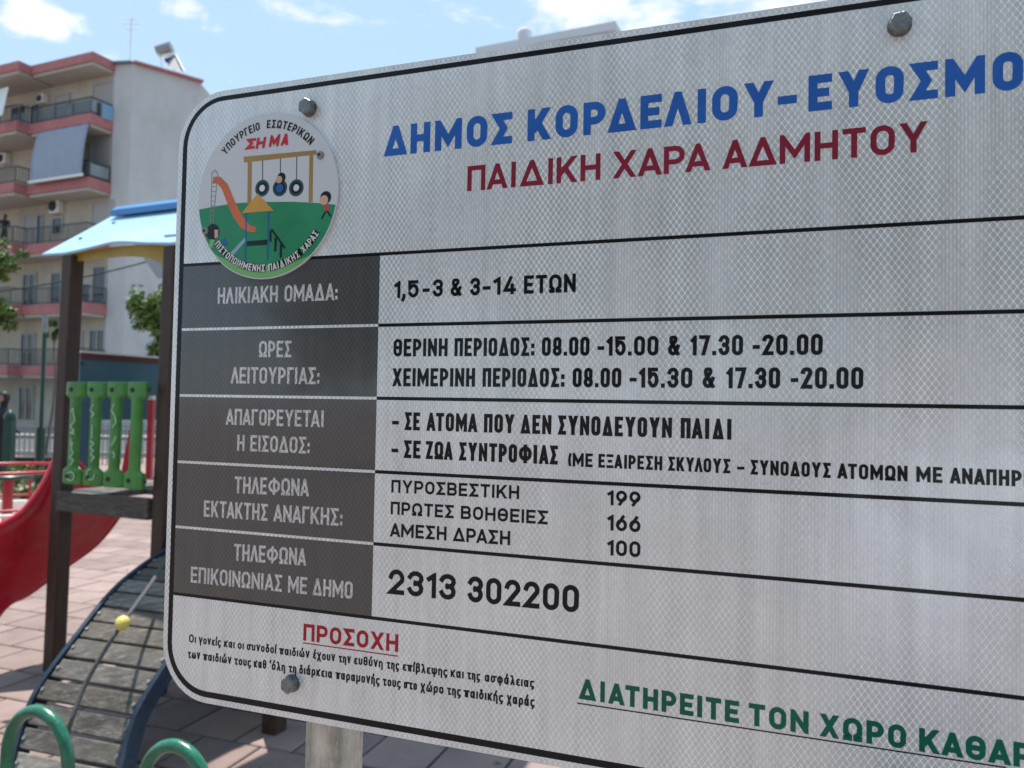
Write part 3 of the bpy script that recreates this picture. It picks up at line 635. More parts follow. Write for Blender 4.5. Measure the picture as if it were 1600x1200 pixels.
# red warning word with its rule, and the green slogan with its black rule
o, v, ht = line([('ΠΡΟΣΟΧΗ', 473.9, 622)], (473.9, 1000.6), (622, 1018.8), [(473.9, 974.4), (622, 991)], M_RED2, .20)
rect(MB(), inv_uv(473, 1004)[0], inv_uv(622, 1022)[0], v - .0042, v - .0030, .0002).build('underline', M_RED2, sign)
line([(w_, a_, b_) for w_, a_, b_ in (('Οι', 295.3, 306), ('γονείς', 310.5, 345), ('και', 350, 366.5), ('οι', 371.5, 381), ('συνοδοί', 385.5, 431.5), ('παιδιών', 436.5, 483.5), ('έχουν', 489, 523.5), ('την', 529, 548), ('ευθύνη', 553, 598), ('της', 604, 623.5), ('επίβλεψης', 629, 699), ('και', 704, 724.5), ('της', 730, 750), ('ασφάλειας', 757.5, 834.5))],
     (295, 1003.5), (834, 1074.8), [(295, 990.5)], K, .185)
line([(w_, a_, b_) for w_, a_, b_ in (('των', 293.5, 312.5), ('παιδιών', 317.5, 361.5), ('τους', 366, 392), ('καθ', 396.5, 416), ('΄όλη', 421, 445.5), ('τη', 451, 463), ('διάρκεια', 467.5, 519), ('παραμονής', 524.5, 593), ('τους', 598, 626), ('στο', 631, 651.5), ('χώρο', 657, 693), ('της', 698.5, 720), ('παιδικής', 725, 786), ('χαράς', 792, 835))],
     (294, 1028), (835, 1104.5), [(294, 1014.5)], K, .185)
o, v, ht = line([('ΔΙΑΤΗΡΕΙΤΕ', 903, 1154.7), ('ΤΟΝ', 1169.7, 1263.4), ('ΧΩΡΟ', 1281, 1416), ('ΚΑΘΑΡΟ', 1436, 1656)], (903, 1091.4), (1440, 1174.6), [(905, 1060), (1440, 1137)], M_GREEN, .225)
rect(MB(), inv_uv(901.5, 1095)[0], 0.60, v - .0042, v - .0030, .0002).build('underline', M_BLACK, sign)
# bolts (hex heads with washer)
def bolt(u, v, r, tw_):
    mb = MB(); prof = [(0.0, r, 0), (0.0, r, .008), (0, r * .88, .0095)]
    p0 = [(r * cos(tw_ + k * pi / 3), r * sin(tw_ + k * pi / 3)) for k in range(6)]
    vs = [(u + x, -.0018, ZS + v + y) for x, y in p0] + [(u + x, -.0098, ZS + v + y) for x, y in p0] + [(u + x * .84, -.0112, ZS + v + y * .86) for x, y in p0]
    fs = [tuple(range(12, 18))]
    for a_ in (0, 6):
        for i in range(6): fs.append((a_ + i, a_ + (i + 1) % 6, a_ + 6 + (i + 1) % 6, a_ + 6 + i))
    mb.add(vs, fs)
    b = mb.build('bolt', M_BOLT, sign, bevel=0.0006, fixn=True)
    mw_ = MB(); n = 24
    pts = [(u + r * 1.02 * cos(2 * pi * k / n), ZS + v + r * 1.02 * sin(2 * pi * k / n)) for k in range(n)]
    mw_.add([(x, -.0003, z) for x, z in pts] + [(x, -.0018, z) for x, z in pts], [tuple(range(n, 2 * n))] + [(i, (i + 1) % n, n + (i + 1) % n, n + i) for i in range(n)])
    mw_.build('washer', M_BOLT, b, fixn=True)
for (px, py), tw_ in (((484, 170), .5), ((1405, 41), .1), ((457, 1067), .52)):
    u, v = inv_uv(px, py); bolt(u, v, .0098, tw_)
bolt(0.519, -0.3245, .0098, .3)
# posts behind the board
for u in (-0.098, 0.519):
    mb = MB(); mb.tube([(u, .088, -0.05), (u, .088, ZS + .34)], .0345, 24); mb.build('post', M_GALV, sign)
    for v in (.3365, -.3245):
        MB().box((u, .03, ZS + v), (1, 0, 0), (0, 1, 0), (0, 0, 1), .045, .027, .016).build('bracket', M_ALU, sign)
# round emblem plate
BC = (-0.1527, 0.2366); BRD = 0.0986
bmat_w = mat('emblem_white', (0.60, 0.64, 0.66), rough=0.3, coat=0.4)
def disc(c, r, dy, n=64, a0=0, a1=360): return [(c[0] + r * cos(radians(a0 + (a1 - a0) * k / n)), c[1] + r * sin(radians(a0 + (a1 - a0) * k / n))) for k in range(n)]
bp_ = disc(BC, BRD, 0, 96)
badge = MB().prism(bp_, -.0030, -.0001, lambda x, y, z: (x, z, ZS + y)).build('emblem_plate', bmat_w, sign, fixn=True)
def bpx(px, py): return inv_uv(px, py)
def shp(name, poly, mt, l, pix=True):
    f = XF(.0030 + .00006 * l); pts = [bpx(*p) for p in poly] if pix else poly
    return MB().add([f(*p) for p in pts], [tuple(range(len(pts)))]).build(name, mt, badge)
def crop(x, y): return 290 + x * 300 / 1125, 140 + y * 320 / 1200      # enlargement used for tracing
C = lambda *pts: [crop(*p) for p in pts]
E_GRN = ink('emblem_green', (0.035, 0.27, 0.13)); E_LG = ink('emblem_light_green', (0.20, 0.48, 0.18)); E_TAN = ink('emblem_tan', (0.36, 0.24, 0.09))
E_ORG = ink('emblem_orange', (0.62, 0.17, 0.08)); E_YEL = ink('emblem_yellow', (0.60, 0.34, 0.08)); E_BLU = ink('emblem_blue', (0.03, 0.13, 0.40))
E_DK = ink('emblem_dark', (0.012, 0.025, 0.03)); E_RED = ink('emblem_red', (0.55, 0.03, 0.05)); E_SKN = ink('emblem_skin', (0.62, 0.40, 0.28))
E_LB = ink('emblem_pale_blue', (0.30, 0.45, 0.62)); E_PINK = ink('emblem_coral', (0.50, 0.08, 0.10)); E_WHT = ink('emblem_print_white', (0.72, 0.74, 0.75))
E_TYR = ink('emblem_tyre', (0.03, 0.10, 0.11))
def ustrip(p, q, wd):      # a bar between two traced points, wd in metres
    (x0, y0), (x1, y1) = bpx(*crop(*p)), bpx(*crop(*q)); d = hypot(x1 - x0, y1 - y0); nx, ny = -(y1 - y0) / d * wd / 2, (x1 - x0) / d * wd / 2
    return [(x0 + nx, y0 + ny), (x0 - nx, y0 - ny), (x1 - nx, y1 - ny), (x1 + nx, y1 + ny)]
def multi(name, polys, mt, l):
    mb = MB()
    for k, pl in enumerate(polys):
        f = XF(.0030 + .00006 * l + .00001 * k); mb.add([f(*p) for p in pl], [tuple(range(len(pl)))])
    return mb.build(name, mt, badge)
# green hill: the part of the disc below a gentle curve
xa, ya = bpx(*crop(82, 708)); xb, yb = bpx(*crop(885, 678)); RD = BRD - .0012
aA = atan2(ya - BC[1], xa - BC[0]); aB = atan2(yb - BC[1], xb - BC[0]);
aA2 = aA if aA > 0 else aA + 2 * pi; aA2 = aA + 2 * pi if aA < aB else aA
poly = [(BC[0] + RD * cos(aA + (aB + (2 * pi if aB < aA else 0) - aA) * k / 48), BC[1] + RD * sin(aA + (aB + (2 * pi if aB < aA else 0) - aA) * k / 48)) for k in range(49)]
poly += [bpx(*crop(x, y)) for x, y in ((780, 668), (640, 661), (500, 662), (380, 664), (280, 672), (160, 692))]
shp('green_hill', poly, E_GRN, 1, False)
lg = [(BC[0] + RD * cos(radians(a_)), BC[1] + RD * sin(radians(a_))) for a_ in range(218, 316, 4)]
lg += [(BC[0] + (RD + .002 - .017 * sin(pi * (315 - a_) / 97)) * cos(radians(a_)), BC[1] + (RD + .002 - .017 * sin(pi * (315 - a_) / 97)) * sin(radians(a_))) for a_ in range(311, 219, -4)]
shp('grass_edge', lg, E_LG, 2, False)
multi('swing_frame', [[bpx(*p) for p in C((350, 398), (775, 360), (778, 385), (352, 432))], [bpx(*p) for p in C((374, 430), (398, 430), (395, 670), (372, 680))], [bpx(*p) for p in C((735, 388), (757, 388), (753, 662), (730, 664))]], E_TAN, 3)
for q_ in (((461, 418), (461, 540)), ((565, 408), (565, 520)), ((661, 398), (659, 535))): multi('swing_rope', [ustrip(*q_, .0010)], E_DK, 3)
for cx_, cy_ in ((459, 582), (562, 580), (658, 580)):
    c = bpx(*crop(cx_, cy_)); shp('tyre_swing', disc(c, .0100, 0, 28), E_TYR, 4, False); shp('tyre_tread', disc(c, .0074, 0, 28), E_DK, 5, False)
    if cx_ != 562: shp('tyre_hole', disc(c, .0040, 0, 20), E_WHT, 6, False)
    else:
        shp('child_body', disc((c[0] - .0003, c[1] - .0005), .0052, 0, 20), E_BLU, 6, False); shp('child_hair', disc((c[0] + .0018, c[1] + .0120), .0058, 0, 20), E_DK, 7, False)
        shp('child_face', disc((c[0] - .0012, c[1] + .0098), .0044, 0, 20), E_SKN, 8, False)
sl = []; cen = [(172, 534), (205, 535), (240, 572), (275, 660), (310, 735), (350, 795), (385, 818), (422, 824)]; wd_ = [.0085, .0088, .0098, .0105, .0110, .0100, .0075, .0060]
Lf, Rf = [], []
cu = [bpx(*crop(*p)) for p in cen]
for i, p in enumerate(cu):
    a_, b_ = cu[max(i - 1, 0)], cu[min(i + 1, len(cu) - 1)]; d = hypot(b_[0] - a_[0], b_[1] - a_[1]); nx, ny = -(b_[1] - a_[1]) / d, (b_[0] - a_[0]) / d
    Lf.append((p[0] + nx * wd_[i] / 2, p[1] + ny * wd_[i] / 2)); Rf.append((p[0] - nx * wd_[i] / 2, p[1] - ny * wd_[i] / 2))
multi('slide_picture', [[Lf[i], Lf[i + 1], Rf[i + 1], Rf[i]] for i in range(len(cu) - 1)], E_ORG, 4)
lad = [ustrip((165, 490), (157, 785), .0011), ustrip((199, 500), (170, 785), .0011), ustrip((165, 492), (183, 476), .0011), ustrip((183, 476), (199, 498), .0011)]
for k in range(9): y = 545 + k * 28; lad.append(ustrip((163 - k * .6, y), (190 - k * 2, y), .0008))
multi('ladder_picture', lad, M_STEEL, 3)
shp('tower_roof_picture', C((433, 613), (528, 714), (340, 728)), E_YEL, 7)
for q_ in (((366, 728), (360, 1008)), ((496, 718), (490, 1002))): multi('tower_pole_picture', [ustrip(*q_, .0020)], E_BLU, 6)
shp('tower_floor_picture', C((370, 892), (490, 882), (490, 912), (370, 920)), E_DK, 6)
shp('pale_ramp_picture', C((360, 868), (362, 892), (290, 975), (262, 972)), E_LB, 6)
multi('stair_picture', [ustrip((512, 820), (592, 932), .0024), ustrip((508, 830), (508, 895), .0028), ustrip((538, 870), (535, 950), .0032), ustrip((570, 905), (567, 988), .0032)], E_DK, 6)
shp('girl_hair', disc(bpx(*crop(170, 838)), .0098, 0, 24), E_DK, 6, False); shp('girl_face', C((180, 825), (203, 825), (200, 868), (182, 876)), E_SKN, 7)
shp('girl_dress', C((158, 880), (182, 884), (170, 930), (146, 925)), E_LG, 7); shp('bucket_picture', C((238, 872), (262, 915), (215, 918)), E_BLU, 6)
shp('runner_hair', disc(bpx(*crop(830, 636)), .0072, 0, 24), E_DK, 6, False); shp('runner_face', disc(bpx(*crop(820, 652)), .0056, 0, 20), E_SKN, 7, False)
shp('runner_shirt', C((822, 675), (845, 672), (850, 714), (822, 718)), E_PINK, 6)
multi('runner_limb', [ustrip((832, 714), (806, 762), .0020), ustrip((838, 714), (860, 748), .0020), ustrip((838, 660), (838, 618), .0018)], E_DK, 6)
# curved lettering round the rim
def arc_text(word, a0, a1, rad, h, t, mt, l, inward, name='rim_lettering'):
    """letters between angles a0..a1 (degrees); inward: baseline towards the centre"""
    gap = t * 1.0; res, W = natural(word, h, t, gap); mb = MB()
    for ch, x, wd in res:
        if ch == ' ': continue
        ac = radians(a0 + (a1 - a0) * (x + wd / 2) / W)
        for li, (pts, cl) in enumerate(glyph(ch, max(wd, t), h, t)):
            for pl in stroke_polys(pts, cl, t, 0, h):
                o_ = []
                for p in pl:
                    lx = p[0] - wd / 2; ly = p[1]
                    if inward: rr_ = rad + ly; bx, by = rr_ * cos(ac) + lx * sin(ac), rr_ * sin(ac) - lx * cos(ac)
                    else: rr_ = rad - ly; bx, by = rr_ * cos(ac) - lx * sin(ac), rr_ * sin(ac) + lx * cos(ac)
                    o_.append((BC[0] + bx, -(.0030 + .00006 * l + .00001 * li), ZS + BC[1] + by))
                mb.add(o_, [tuple(range(len(o_)))])
    mb.build(name, mt, badge)
def ang(x, y): u, v = bpx(*crop(x, y)); return math.degrees(atan2(v - BC[1], u - BC[0]))
arc_text('ΥΠΟΥΡΓΕΙΟ', ang(207, 350), ang(442, 195), .0800, .0096, .0016, M_BLACK, 8, True)
arc_text('ΕΣΩΤΕΡΙΚΩΝ', ang(487, 180), ang(765, 300), .0800, .0096, .0017, M_BLACK, 8, True)
aa0, aa1 = ang(172, 920) + 360, ang(795, 850) + 360
arc_text('ΠΙΣΤΟΠΟΙΗΜΕΝΗΣ ΠΑΙΔΙΚΗΣ ΧΑΡΑΣ', aa0, aa1, .0905, .0094, .0040, M_BLACK, 8, False, 'rim_lettering_outline')
arc_text('ΠΙΣΤΟΠΟΙΗΜΕΝΗΣ ΠΑΙΔΙΚΗΣ ΧΑΡΑΣ', aa0, aa1, .0900, .0084, .0015, E_WHT, 10, False)
for ch, x0_, x1_, yb_, yt_ in (('Σ', 362, 422, 357, 296), ('Η', 420, 480, 353, 290), ('Μ', 497, 562, 342, 275), ('Α', 565, 618, 334, 268)):
    u0_, v0_ = bpx(*crop(x0_, yb_)); u1_, v1_ = bpx(*crop(x1_, yb_ - 4)); hh = bpx(*crop(x0_, yt_))[1] - v0_; f = XF(.0030 + .0005)
    mb = text_mesh(ch, u0_, u1_ - .002, hh, .0034, lambda x, y, l: f(x + y * .18, y + v0_, l)); mb.build('emblem_title_letter', E_RED, badge)
for px, py in ((503, 244), (324, 362)):
    u, v = inv_uv(px, py); prof = [(.0048, 0), (.0046, .0012), (.0030, .0026), (.0012, .0030)]; mb = MB(); n = 16
    vs = [(u + r * cos(2 * pi * k / n), -.0032 - z, ZS + v + r * sin(2 * pi * k / n)) for r, z in prof for k in range(n)]
    fs = [(i * n + k, i * n + (k + 1) % n, (i + 1) * n + (k + 1) % n, (i + 1) * n + k) for i in range(3) for k in range(n)]
    mb.add(vs, fs, True).build('rivet', M_STEEL, badge, fixn=True)
    MB().add([(u + .0020 * cos(2 * pi * k / n), -.0062, ZS + v + .0020 * sin(2 * pi * k / n)) for k in range(n)], [tuple(range(n))]).build('rivet_pin', M_DARK, badge)

# ================================================================== PLAY TOWER
A_ = atz(84, 1052, 0.0); DECK = at(90, 765, A_.y).z; B_ = atz(253, 779, DECK)
A_.z = B_.z = 0
e = (B_ - A_).normalized(); bk = Vector((-e.y, e.x, 0)); WID_T = (B_ - A_).length
tower = empty('play_tower', (A_.x, A_.y, 0))
tag(tower, 'wooden play tower with pale blue roof, green slats, red slide and arched ramp', 'playground tower')
UP = Vector((0, 0, 1))
def T(x, y, z): return A_ + e * (x + .016 * z) + bk * y + UP * z          # tower frame: along the front, back, up
HP = 0.043; topA = at(113, 402, A_.y).z
Cc = T(WID_T + .0, .78, 0); Dd = T(-.0, .78, 0)
for p in (A_, B_, Cc, Dd):
    mb = MB(); zt = 2.452
    mb.box(p + UP * (zt / 2) + e * (.008 * zt), e, bk, (UP + e * .016), HP, HP, zt / 2); wchild(mb, 'post', M_WOOD, tower, bevel=.008)
E_p = atz(428, 1148, 0); 
mb = MB(); mb.box(E_p + UP * 1.22, e, bk, UP, HP, HP, 1.22); wchild(mb, 'post', M_WOOD, tower, bevel=.008)
F_p = E_p + bk * .8
mb = MB(); mb.box(F_p + UP * 1.22, e, bk, UP, HP, HP, 1.22); wchild(mb, 'post', M_WOOD, tower, bevel=.008)
for y0_, y1_, za_, zb_ in ((-.35, .55, 2.42, 2.80), (1.45, .55, 2.42, 2.80)):       # second gable roof, added out of sight behind the board to shade the ground
    q_ = [B_ + e * .35 + bk * y0_ + UP * za_, B_ + e * 1.45 + bk * y0_ + UP * za_, B_ + e * 1.45 + bk * y1_ + UP * zb_, B_ + e * .35 + bk * y1_ + UP * zb_]
    mb = MB(); mb.add(q_ + [p - UP * .014 for p in q_], [(0, 1, 2, 3), (7, 6, 5, 4), (0, 4, 5, 1), (1, 5, 6, 2), (2, 6, 7, 3), (3, 7, 4, 0)]); wchild(mb, 'roof_sheet', M_ROOF, tower, fixn=True)
# deck beams and planks
BH = .115
for (p, q) in ((T(HP, -HP + .01, 0), T(WID_T - HP, -HP + .01, 0)), (T(HP, .78, 0), T(WID_T - HP, .78, 0))):
    mb = MB(); mb.bar(p + UP * (DECK - BH / 2), q + UP * (DECK - BH / 2), .045, BH); wchild(mb, 'deck_beam', M_BEAM, tower, bevel=.004)
for i in range(7):
    y = .035 + i * .105; mb = MB(); mb.bar(T(-.02, y, DECK - .02), T(WID_T * (.40 if i < 3 else .48), y, DECK - .02), .098, .03); wchild(mb, 'deck_plank', M_NAVY if i == 0 else M_BEAM, tower, bevel=.003)
# roof: concave front and rear sheets meeting at a ridge cap
eaveL = at(66, 396, A_.y - .30); ridL = at(180, 334, A_.y + .32)
x_of = lambda P: (P - A_).dot(e); y_of = lambda P: (P - A_).dot(bk)
EL, RL = (-.21, -.05, 2.470), (-.125, .37, 2.806)
RMID = RL[1]
CUT = [(x_of(onplane(px, 385, T(0, EL[1], 0), bk)) - .04, c) for px, c in ((66, 0), (100, -.004), (133, .010), (167, .030), (200, .038), (220, .032), (230, .014), (237, 0))]
def roof_sheet(sgn, name):
    n, m_ = 70, 10; cxm = WID_T / 2; vs = []
    top = []; 
    half_r = cxm - RL[0]; half_e = cxm - EL[0]
    for j in range(m_ + 1):
        s = j / m_                                        # 0 at the ridge, 1 at the eave
        hw = half_r + (half_e - half_r) * s
        yy = RMID - sgn * (RMID - EL[1]) * s; zz = RL[2] + (EL[2] - RL[2]) * (s ** .97)
        for i in range(n + 1):
            k = -1 + 2 * i / n; x = cxm + k * hw
            cut = 0.0
            if s > .5:
                xl = x if k < 0 else 2 * cxm - x
                for (xa_, ca_), (xb_, cb_) in zip(CUT[:-1], CUT[1:]):
                    if xa_ <= xl <= xb_: cut = (ca_ + (cb_ - ca_) * (xl - xa_) / (xb_ - xa_)) * (s - .5) / .5
            vs.append(T(x, yy, zz + cut))
    nt_ = len(vs); th = .012
    vs2 = [v - UP * th for v in vs]; fs = []
    for j in range(m_):
        for i in range(n):
            a = j * (n + 1) + i; q = (a, a + 1, a + n + 2, a + n + 1); fs.append(q if sgn < 0 else q[::-1]); fs.append(tuple(x + nt_ for x in (q[::-1] if sgn < 0 else q)))
    rim = [i for i in range(n + 1)] + [(j + 1) * (n + 1) - 1 for j in range(1, m_ + 1)] + [m_ * (n + 1) + i for i in range(n - 1, -1, -1)] + [j * (n + 1) for j in range(m_ - 1, 0, -1)]
    for i in range(len(rim)): a, b = rim[i], rim[(i + 1) % len(rim)]; fs.append((a, b, b + nt_, a + nt_))
    mb = MB(); mb.add(vs + vs2, fs); return wchild(mb, name, M_ROOF, tower, fixn=True)
roof = roof_sheet(1, 'roof_sheet'); roof_sheet(-1, 'roof_sheet')
rc0, rc1 = T(RL[0] + .045, RMID, RL[2] + .012), T(WID_T - RL[0], RMID, RL[2] + .012)
mb = MB(); prof = [(-.08, -.050), (-.07, -.01), (-.03, .022), (.03, .022), (.07, -.01), (.08, -.050), (.06, -.050), (.02, .005), (-.02, .005), (-.06, -.050)]
vs = [P + bk * a + UP * b for P in (rc0, rc1) for a, b in prof]; k = len(prof)
mb.add(vs, [(i, (i + 1) % k, k + (i + 1) % k, k + i) for i in range(k)] + [tuple(range(k))[::-1], tuple(range(k, 2 * k))]); wchild(mb, 'ridge_cap', M_RIDGE, tower, fixn=True)
def knob(P, nrm_, r, mt, par, name='bolt'):
    nrm_ = Vector(nrm_).normalized(); mb = MB(); mb.tube([P, P + nrm_ * r * .55], r, 10); return wchild(mb, name, mt, par)
for px, py, yy in ((178, 348.5, .19), (126, 373, -.08)):
    P = at(px, py, A_.y + yy); nn = (bk * -1 + UP * 1.6)
    # seat the bolt on the sheet
    best = min((P + (ray(px, py)).normalized() * t_ for t_ in [i * .01 - .4 for i in range(80)]), key=lambda Q: abs((RL[2] + (EL[2] - RL[2]) * max(0, min(1, (RMID - y_of(Q)) / (RMID - EL[1]))) ** .97) - Q.z))
    knob(best, nn, .011, M_DARK, tower)
# yellow arch under the roof, between the posts
def arch(y, z0, z1, th, name):
    n = 20; o_, i_ = [], []
    for k in range(n + 1):
        a_ = pi * k / n; x = WID_T / 2 - .05 - (WID_T / 2 + .01) * cos(a_)
        i_.append((x, z0 + (.10 if a_ < pi / 2 else 0) * (1 - sin(a_)) + (z1 - z0) * sin(a_) ** .8)); o_.append((x, max(i_[-1][1] + .004, 2.448 + .036 * sin(a_))))
    mb = MB(); vs = [T(x, y + d, z) for d in (0, th) for x, z in i_ + o_]; m_ = n + 1; q = 2 * m_; fs = []
    for k in range(n):
        fs.append((k, k + 1, m_ + k + 1, m_ + k)); fs.append((q + k, q + k + 1, q + m_ + k + 1, q + m_ + k)); fs.append((k, k + 1, q + k + 1, q + k)); fs.append((m_ + k, m_ + k + 1, q + m_ + k + 1, q + m_ + k))
    mb.add(vs, fs); wchild(mb, name, M_YEL, tower, fixn=True)
zA0 = at(252, 434, B_.y).z; zA1 = at(190, 392, B_.y).z
arch(-.005, zA0, zA1, .02, 'roof_arch'); arch(.74, zA0, zA1, .02, 'roof_arch')
# green slat panel on the front
zt_, zb_ = at(170, 598, A_.y - .05).z, at(170, 755, A_.y - .1).z
fy = -HP - .035; pitch = WID_T / 5.02
def gx(px): # position along the front of a pixel column
    n_f = bk; P = onplane(px, 650, T(0, fy, 0), n_f); return x_of(P)
bolts = [gx(115.5), gx(147.5), gx(179), gx(211), gx(236.5)]
def slat(cx_, i):
    hw, bw = (bolts[1] - bolts[0]) / 2 - .002 if i < 4 else .040, .038 if i != 3 else .040; Z = []
    segs = [(zb_ - .0, hw * .90), (zb_ + .012, hw), (zb_ + .075, hw), (zb_ + .10, bw), (zt_ - .10, bw), (zt_ - .075, hw), (zt_ - .010, hw), (zt_, hw * .9)]
    mb = MB(); n = 8; rows = []
    for z, w_ in segs:
        ring = []
        for k in range(n + 1):
            a_ = pi * k / n; ring.append(T(cx_ - w_ * cos(a_), fy - .030 * sin(a_) ** .6, z + .006 * (i - 2) * 0))
        rows.append(ring)
    vs = [v for r_ in rows for v in r_]; fs = []
    for j in range(len(rows) - 1):
        for k in range(n): a_ = j * (n + 1) + k; fs.append((a_, a_ + 1, a_ + n + 2, a_ + n + 1))
        fs.append((j * (n + 1), (j + 1) * (n + 1), (j + 1) * (n + 1) + n, j * (n + 1) + n))
    fs.append(tuple(range(n + 1))); fs.append(tuple(range((len(rows) - 1) * (n + 1), len(rows) * (n + 1))))
    mb.add(vs, fs, False); s = wchild(mb, 'slat', M_SGRN, tower, fixn=True, bevel=.004)
    for z in (zt_ - .045, zb_ + .045):
        knob(T(cx_ - .018, fy - .028, z), -bk, .0125, M_DARK, s)
    return s
slats = [slat(b, i) for i, b in enumerate(bolts[:4])]
for za_, zc_ in ((zt_ - .088, zt_), (zb_, zb_ + .088)):
    x0_ = bolts[3] + (bolts[1] - bolts[0]) / 2; x1_ = WID_T - HP + .012; mb = MB()
    mb.box(T((x0_ + x1_) / 2 - .016 * 1.6, fy - .012, (za_ + zc_) / 2), e, bk, UP, (x1_ - x0_) / 2, .013, (zc_ - za_) / 2); eb = wchild(mb, 'end_bracket', M_SGRN, tower, bevel=.006)
    knob(T(x0_ + .020, fy - .026, (za_ + zc_) / 2 + .002), -bk, .0125, M_DARK, eb)
for z in (zt_ - .045, zb_ + .045): knob(T(bolts[0] - .045, fy - .02, z), -bk, .009, M_DARK, slats[0])
def graf(s, pts_px):
    mb = MB(); pts = [onplane(x, y, T(0, fy - .0325, 0), bk) for x, y in pts_px]
    for a_, b_ in zip(pts[:-1], pts[1:]): mb.bar(a_, b_, .0065, .004, upv=bk)
    wchild(mb, 'scrawl', M_GRAF, s)
def g3(x, y): return x * 300 / 1059, 560 + y * 340 / 1200
graf(slats[0], [g3(*p) for p in ((390, 300), (402, 275), (412, 345), (388, 375), (410, 400), (385, 410), (412, 415))])
graf(slats[0], [g3(*p) for p in ((392, 440), (392, 480), (402, 462), (392, 500), (404, 520), (385, 545), (405, 560), (388, 590))])
graf(slats[0], [g3(388 + 22 * cos(a_ * pi / 6), 650 + 24 * sin(a_ * pi / 6)) for a_ in range(13)])
graf(slats[1], [g3(*p) for p in ((515, 255), (498, 285), (520, 310), (500, 325))]); graf(slats[1], [g3(*p) for p in ((508, 365), (508, 440))])
graf(slats[1], [g3(*p) for p in ((498, 455), (518, 470), (498, 490), (515, 510), (500, 530), (520, 545), (500, 570))])
graf(slats[1], [g3(500 + 22 * cos(a_ * pi / 6), 640 + 30 * sin(a_ * pi / 6)) for a_ in range(10)])
graf(slats[2], [g3(*p) for p in ((632, 250), (615, 285), (635, 320), (640, 355), (620, 380))]); graf(slats[2], [g3(*p) for p in ((640, 430), (625, 470), (612, 480))]); graf(slats[2], [g3(*p) for p in ((618, 515), (632, 525), (628, 550))])
# blue rear panel with red rail
Pl, Pr = at(126, 551, A_.y + .50), at(250, 561, A_.y + .95)
zb2 = DECK + .02
mb = MB(); pp, qq = Pl.copy(), Pr.copy(); d_ = (qq - pp); d_.z = 0; d_.normalize(); nn = Vector((-d_.y, d_.x, 0))
pe = qq + d_ * .35; 
def wallq(mb, a, b, za0, za1, zb0, zb1, th):
    n_ = Vector((-(b - a).y, (b - a).x, 0)).normalized() * th; a, b = Vector((a.x, a.y, 0)), Vector((b.x, b.y, 0))
    vs = [a + UP * za0, b + UP * zb0, b + UP * zb1, a + UP * za1]; vs += [v + n_ for v in vs]
    mb.add(vs, [(0, 1, 2, 3), (7, 6, 5, 4), (0, 4, 5, 1), (1, 5, 6, 2), (2, 6, 7, 3), (3, 7, 4, 0)]); return mb
pzA, pzB = Pl.z, Pr.z; pw = (qq - pp).length
pa = pp
k1 = .13
wchild(wallq(MB(), pp, pp + (qq - pp) * .18, zb2, pzA - .03, zb2, pzA - .03 + (pzB - pzA) * .18, .02), 'side_panel', M_TEAL, tower)
wchild(wallq(MB(), pp + (qq - pp) * .181, pe, zb2 + .38, pzA - .03 + (pzB - pzA) * .181, zb2 + .38, pzB - .03, .02), 'side_panel', M_TEAL, tower)
wchild(wallq(MB(), pp - nn * .01, pe - nn * .01, pzA - .036, pzA, pzB - .036, pzB, .035), 'top_rail', mat('dark_red_rail', (.09, .015, .015), .5, var=.2), tower)
wchild(wallq(MB(), pp - nn * .01, pe - nn * .01, pzA + .0005, pzA + .012, pzB + .0005, pzB + .012, .035), 'rail_trim', M_WHITE, tower)
knob(at(129, 568, A_.y + .48), (0, -1, 0), .013, M_DARK, tower)
# red panels with a white top edge seen through the slats, standing on the deck
YR = A_.y + .82; q1, q2, q3 = at(188, 748, YR), at(206, 650, YR), at(206, 748, YR)
mb = MB(); v_ = [(q1.x, YR, q1.z), (q3.x, YR, q1.z), (q2.x, YR, q2.z), (q1.x, YR, q1.z + .02)]; mb.add(v_ + [(a, b + .03, c) for a, b, c in v_], [(0, 1, 2, 3), (7, 6, 5, 4), (0, 4, 5, 1), (1, 5, 6, 2), (2, 6, 7, 3), (3, 7, 4, 0)]); wchild(mb, 'slanted_panel', M_REDP, tower, fixn=True)
r0, r1, r2 = at(227, 748, YR), at(239, 625, YR), at(227, 618, YR); wchild(MB().abox(r0.x, r1.x, YR, YR + .04, r0.z, r1.z), 'upright_panel', M_REDP, tower); wchild(MB().abox(r0.x, r1.x, YR, YR + .04, r1.z + .001, r2.z), 'white_cap', M_WHITE, tower)
# red slide: a curved trough leaving the deck to the left
sl_pts = []
Ls = [at(100, 700, A_.y + .25), at(62, 762, A_.y + .10), at(28, 800, A_.y - .05), at(-20, 832, A_.y - .20), at(-90, 880, A_.y - .38), at(-170, 980, A_.y - .55)]
S0 = T(.28, .42, 0)
ctl_up = [at(100, 690, A_.y + .12), at(86, 722, A_.y + .09), at(66, 762, A_.y + .02), at(36, 800, A_.y - .05), at(0, 822, A_.y - .12), at(-50, 850, A_.y - .22), at(-110, 900, A_.y - .32)]
ctl_dn = [at(192, 790, A_.y + .62), at(180, 812, A_.y + .58), at(148, 850, A_.y + .46), at(100, 885, A_.y + .32), at(44, 926, A_.y + .14), at(4, 950, A_.y + .0), at(-60, 1040, A_.y - .15)]
def spline(c, n):
    out_ = []; m_ = len(c)
    for i in range(m_ - 1):
        p0, p1, p2, p3 = c[max(i - 1, 0)], c[i], c[i + 1], c[min(i + 2, m_ - 1)]
        for k in range(n):
            t = k / n; out_.append(.5 * ((2 * p1) + (p2 - p0) * t + (2 * p0 - 5 * p1 + 4 * p2 - p3) * t * t + (3 * p1 - p0 - 3 * p2 + p3) * t ** 3))
    out_.append(c[-1].copy()); return out_
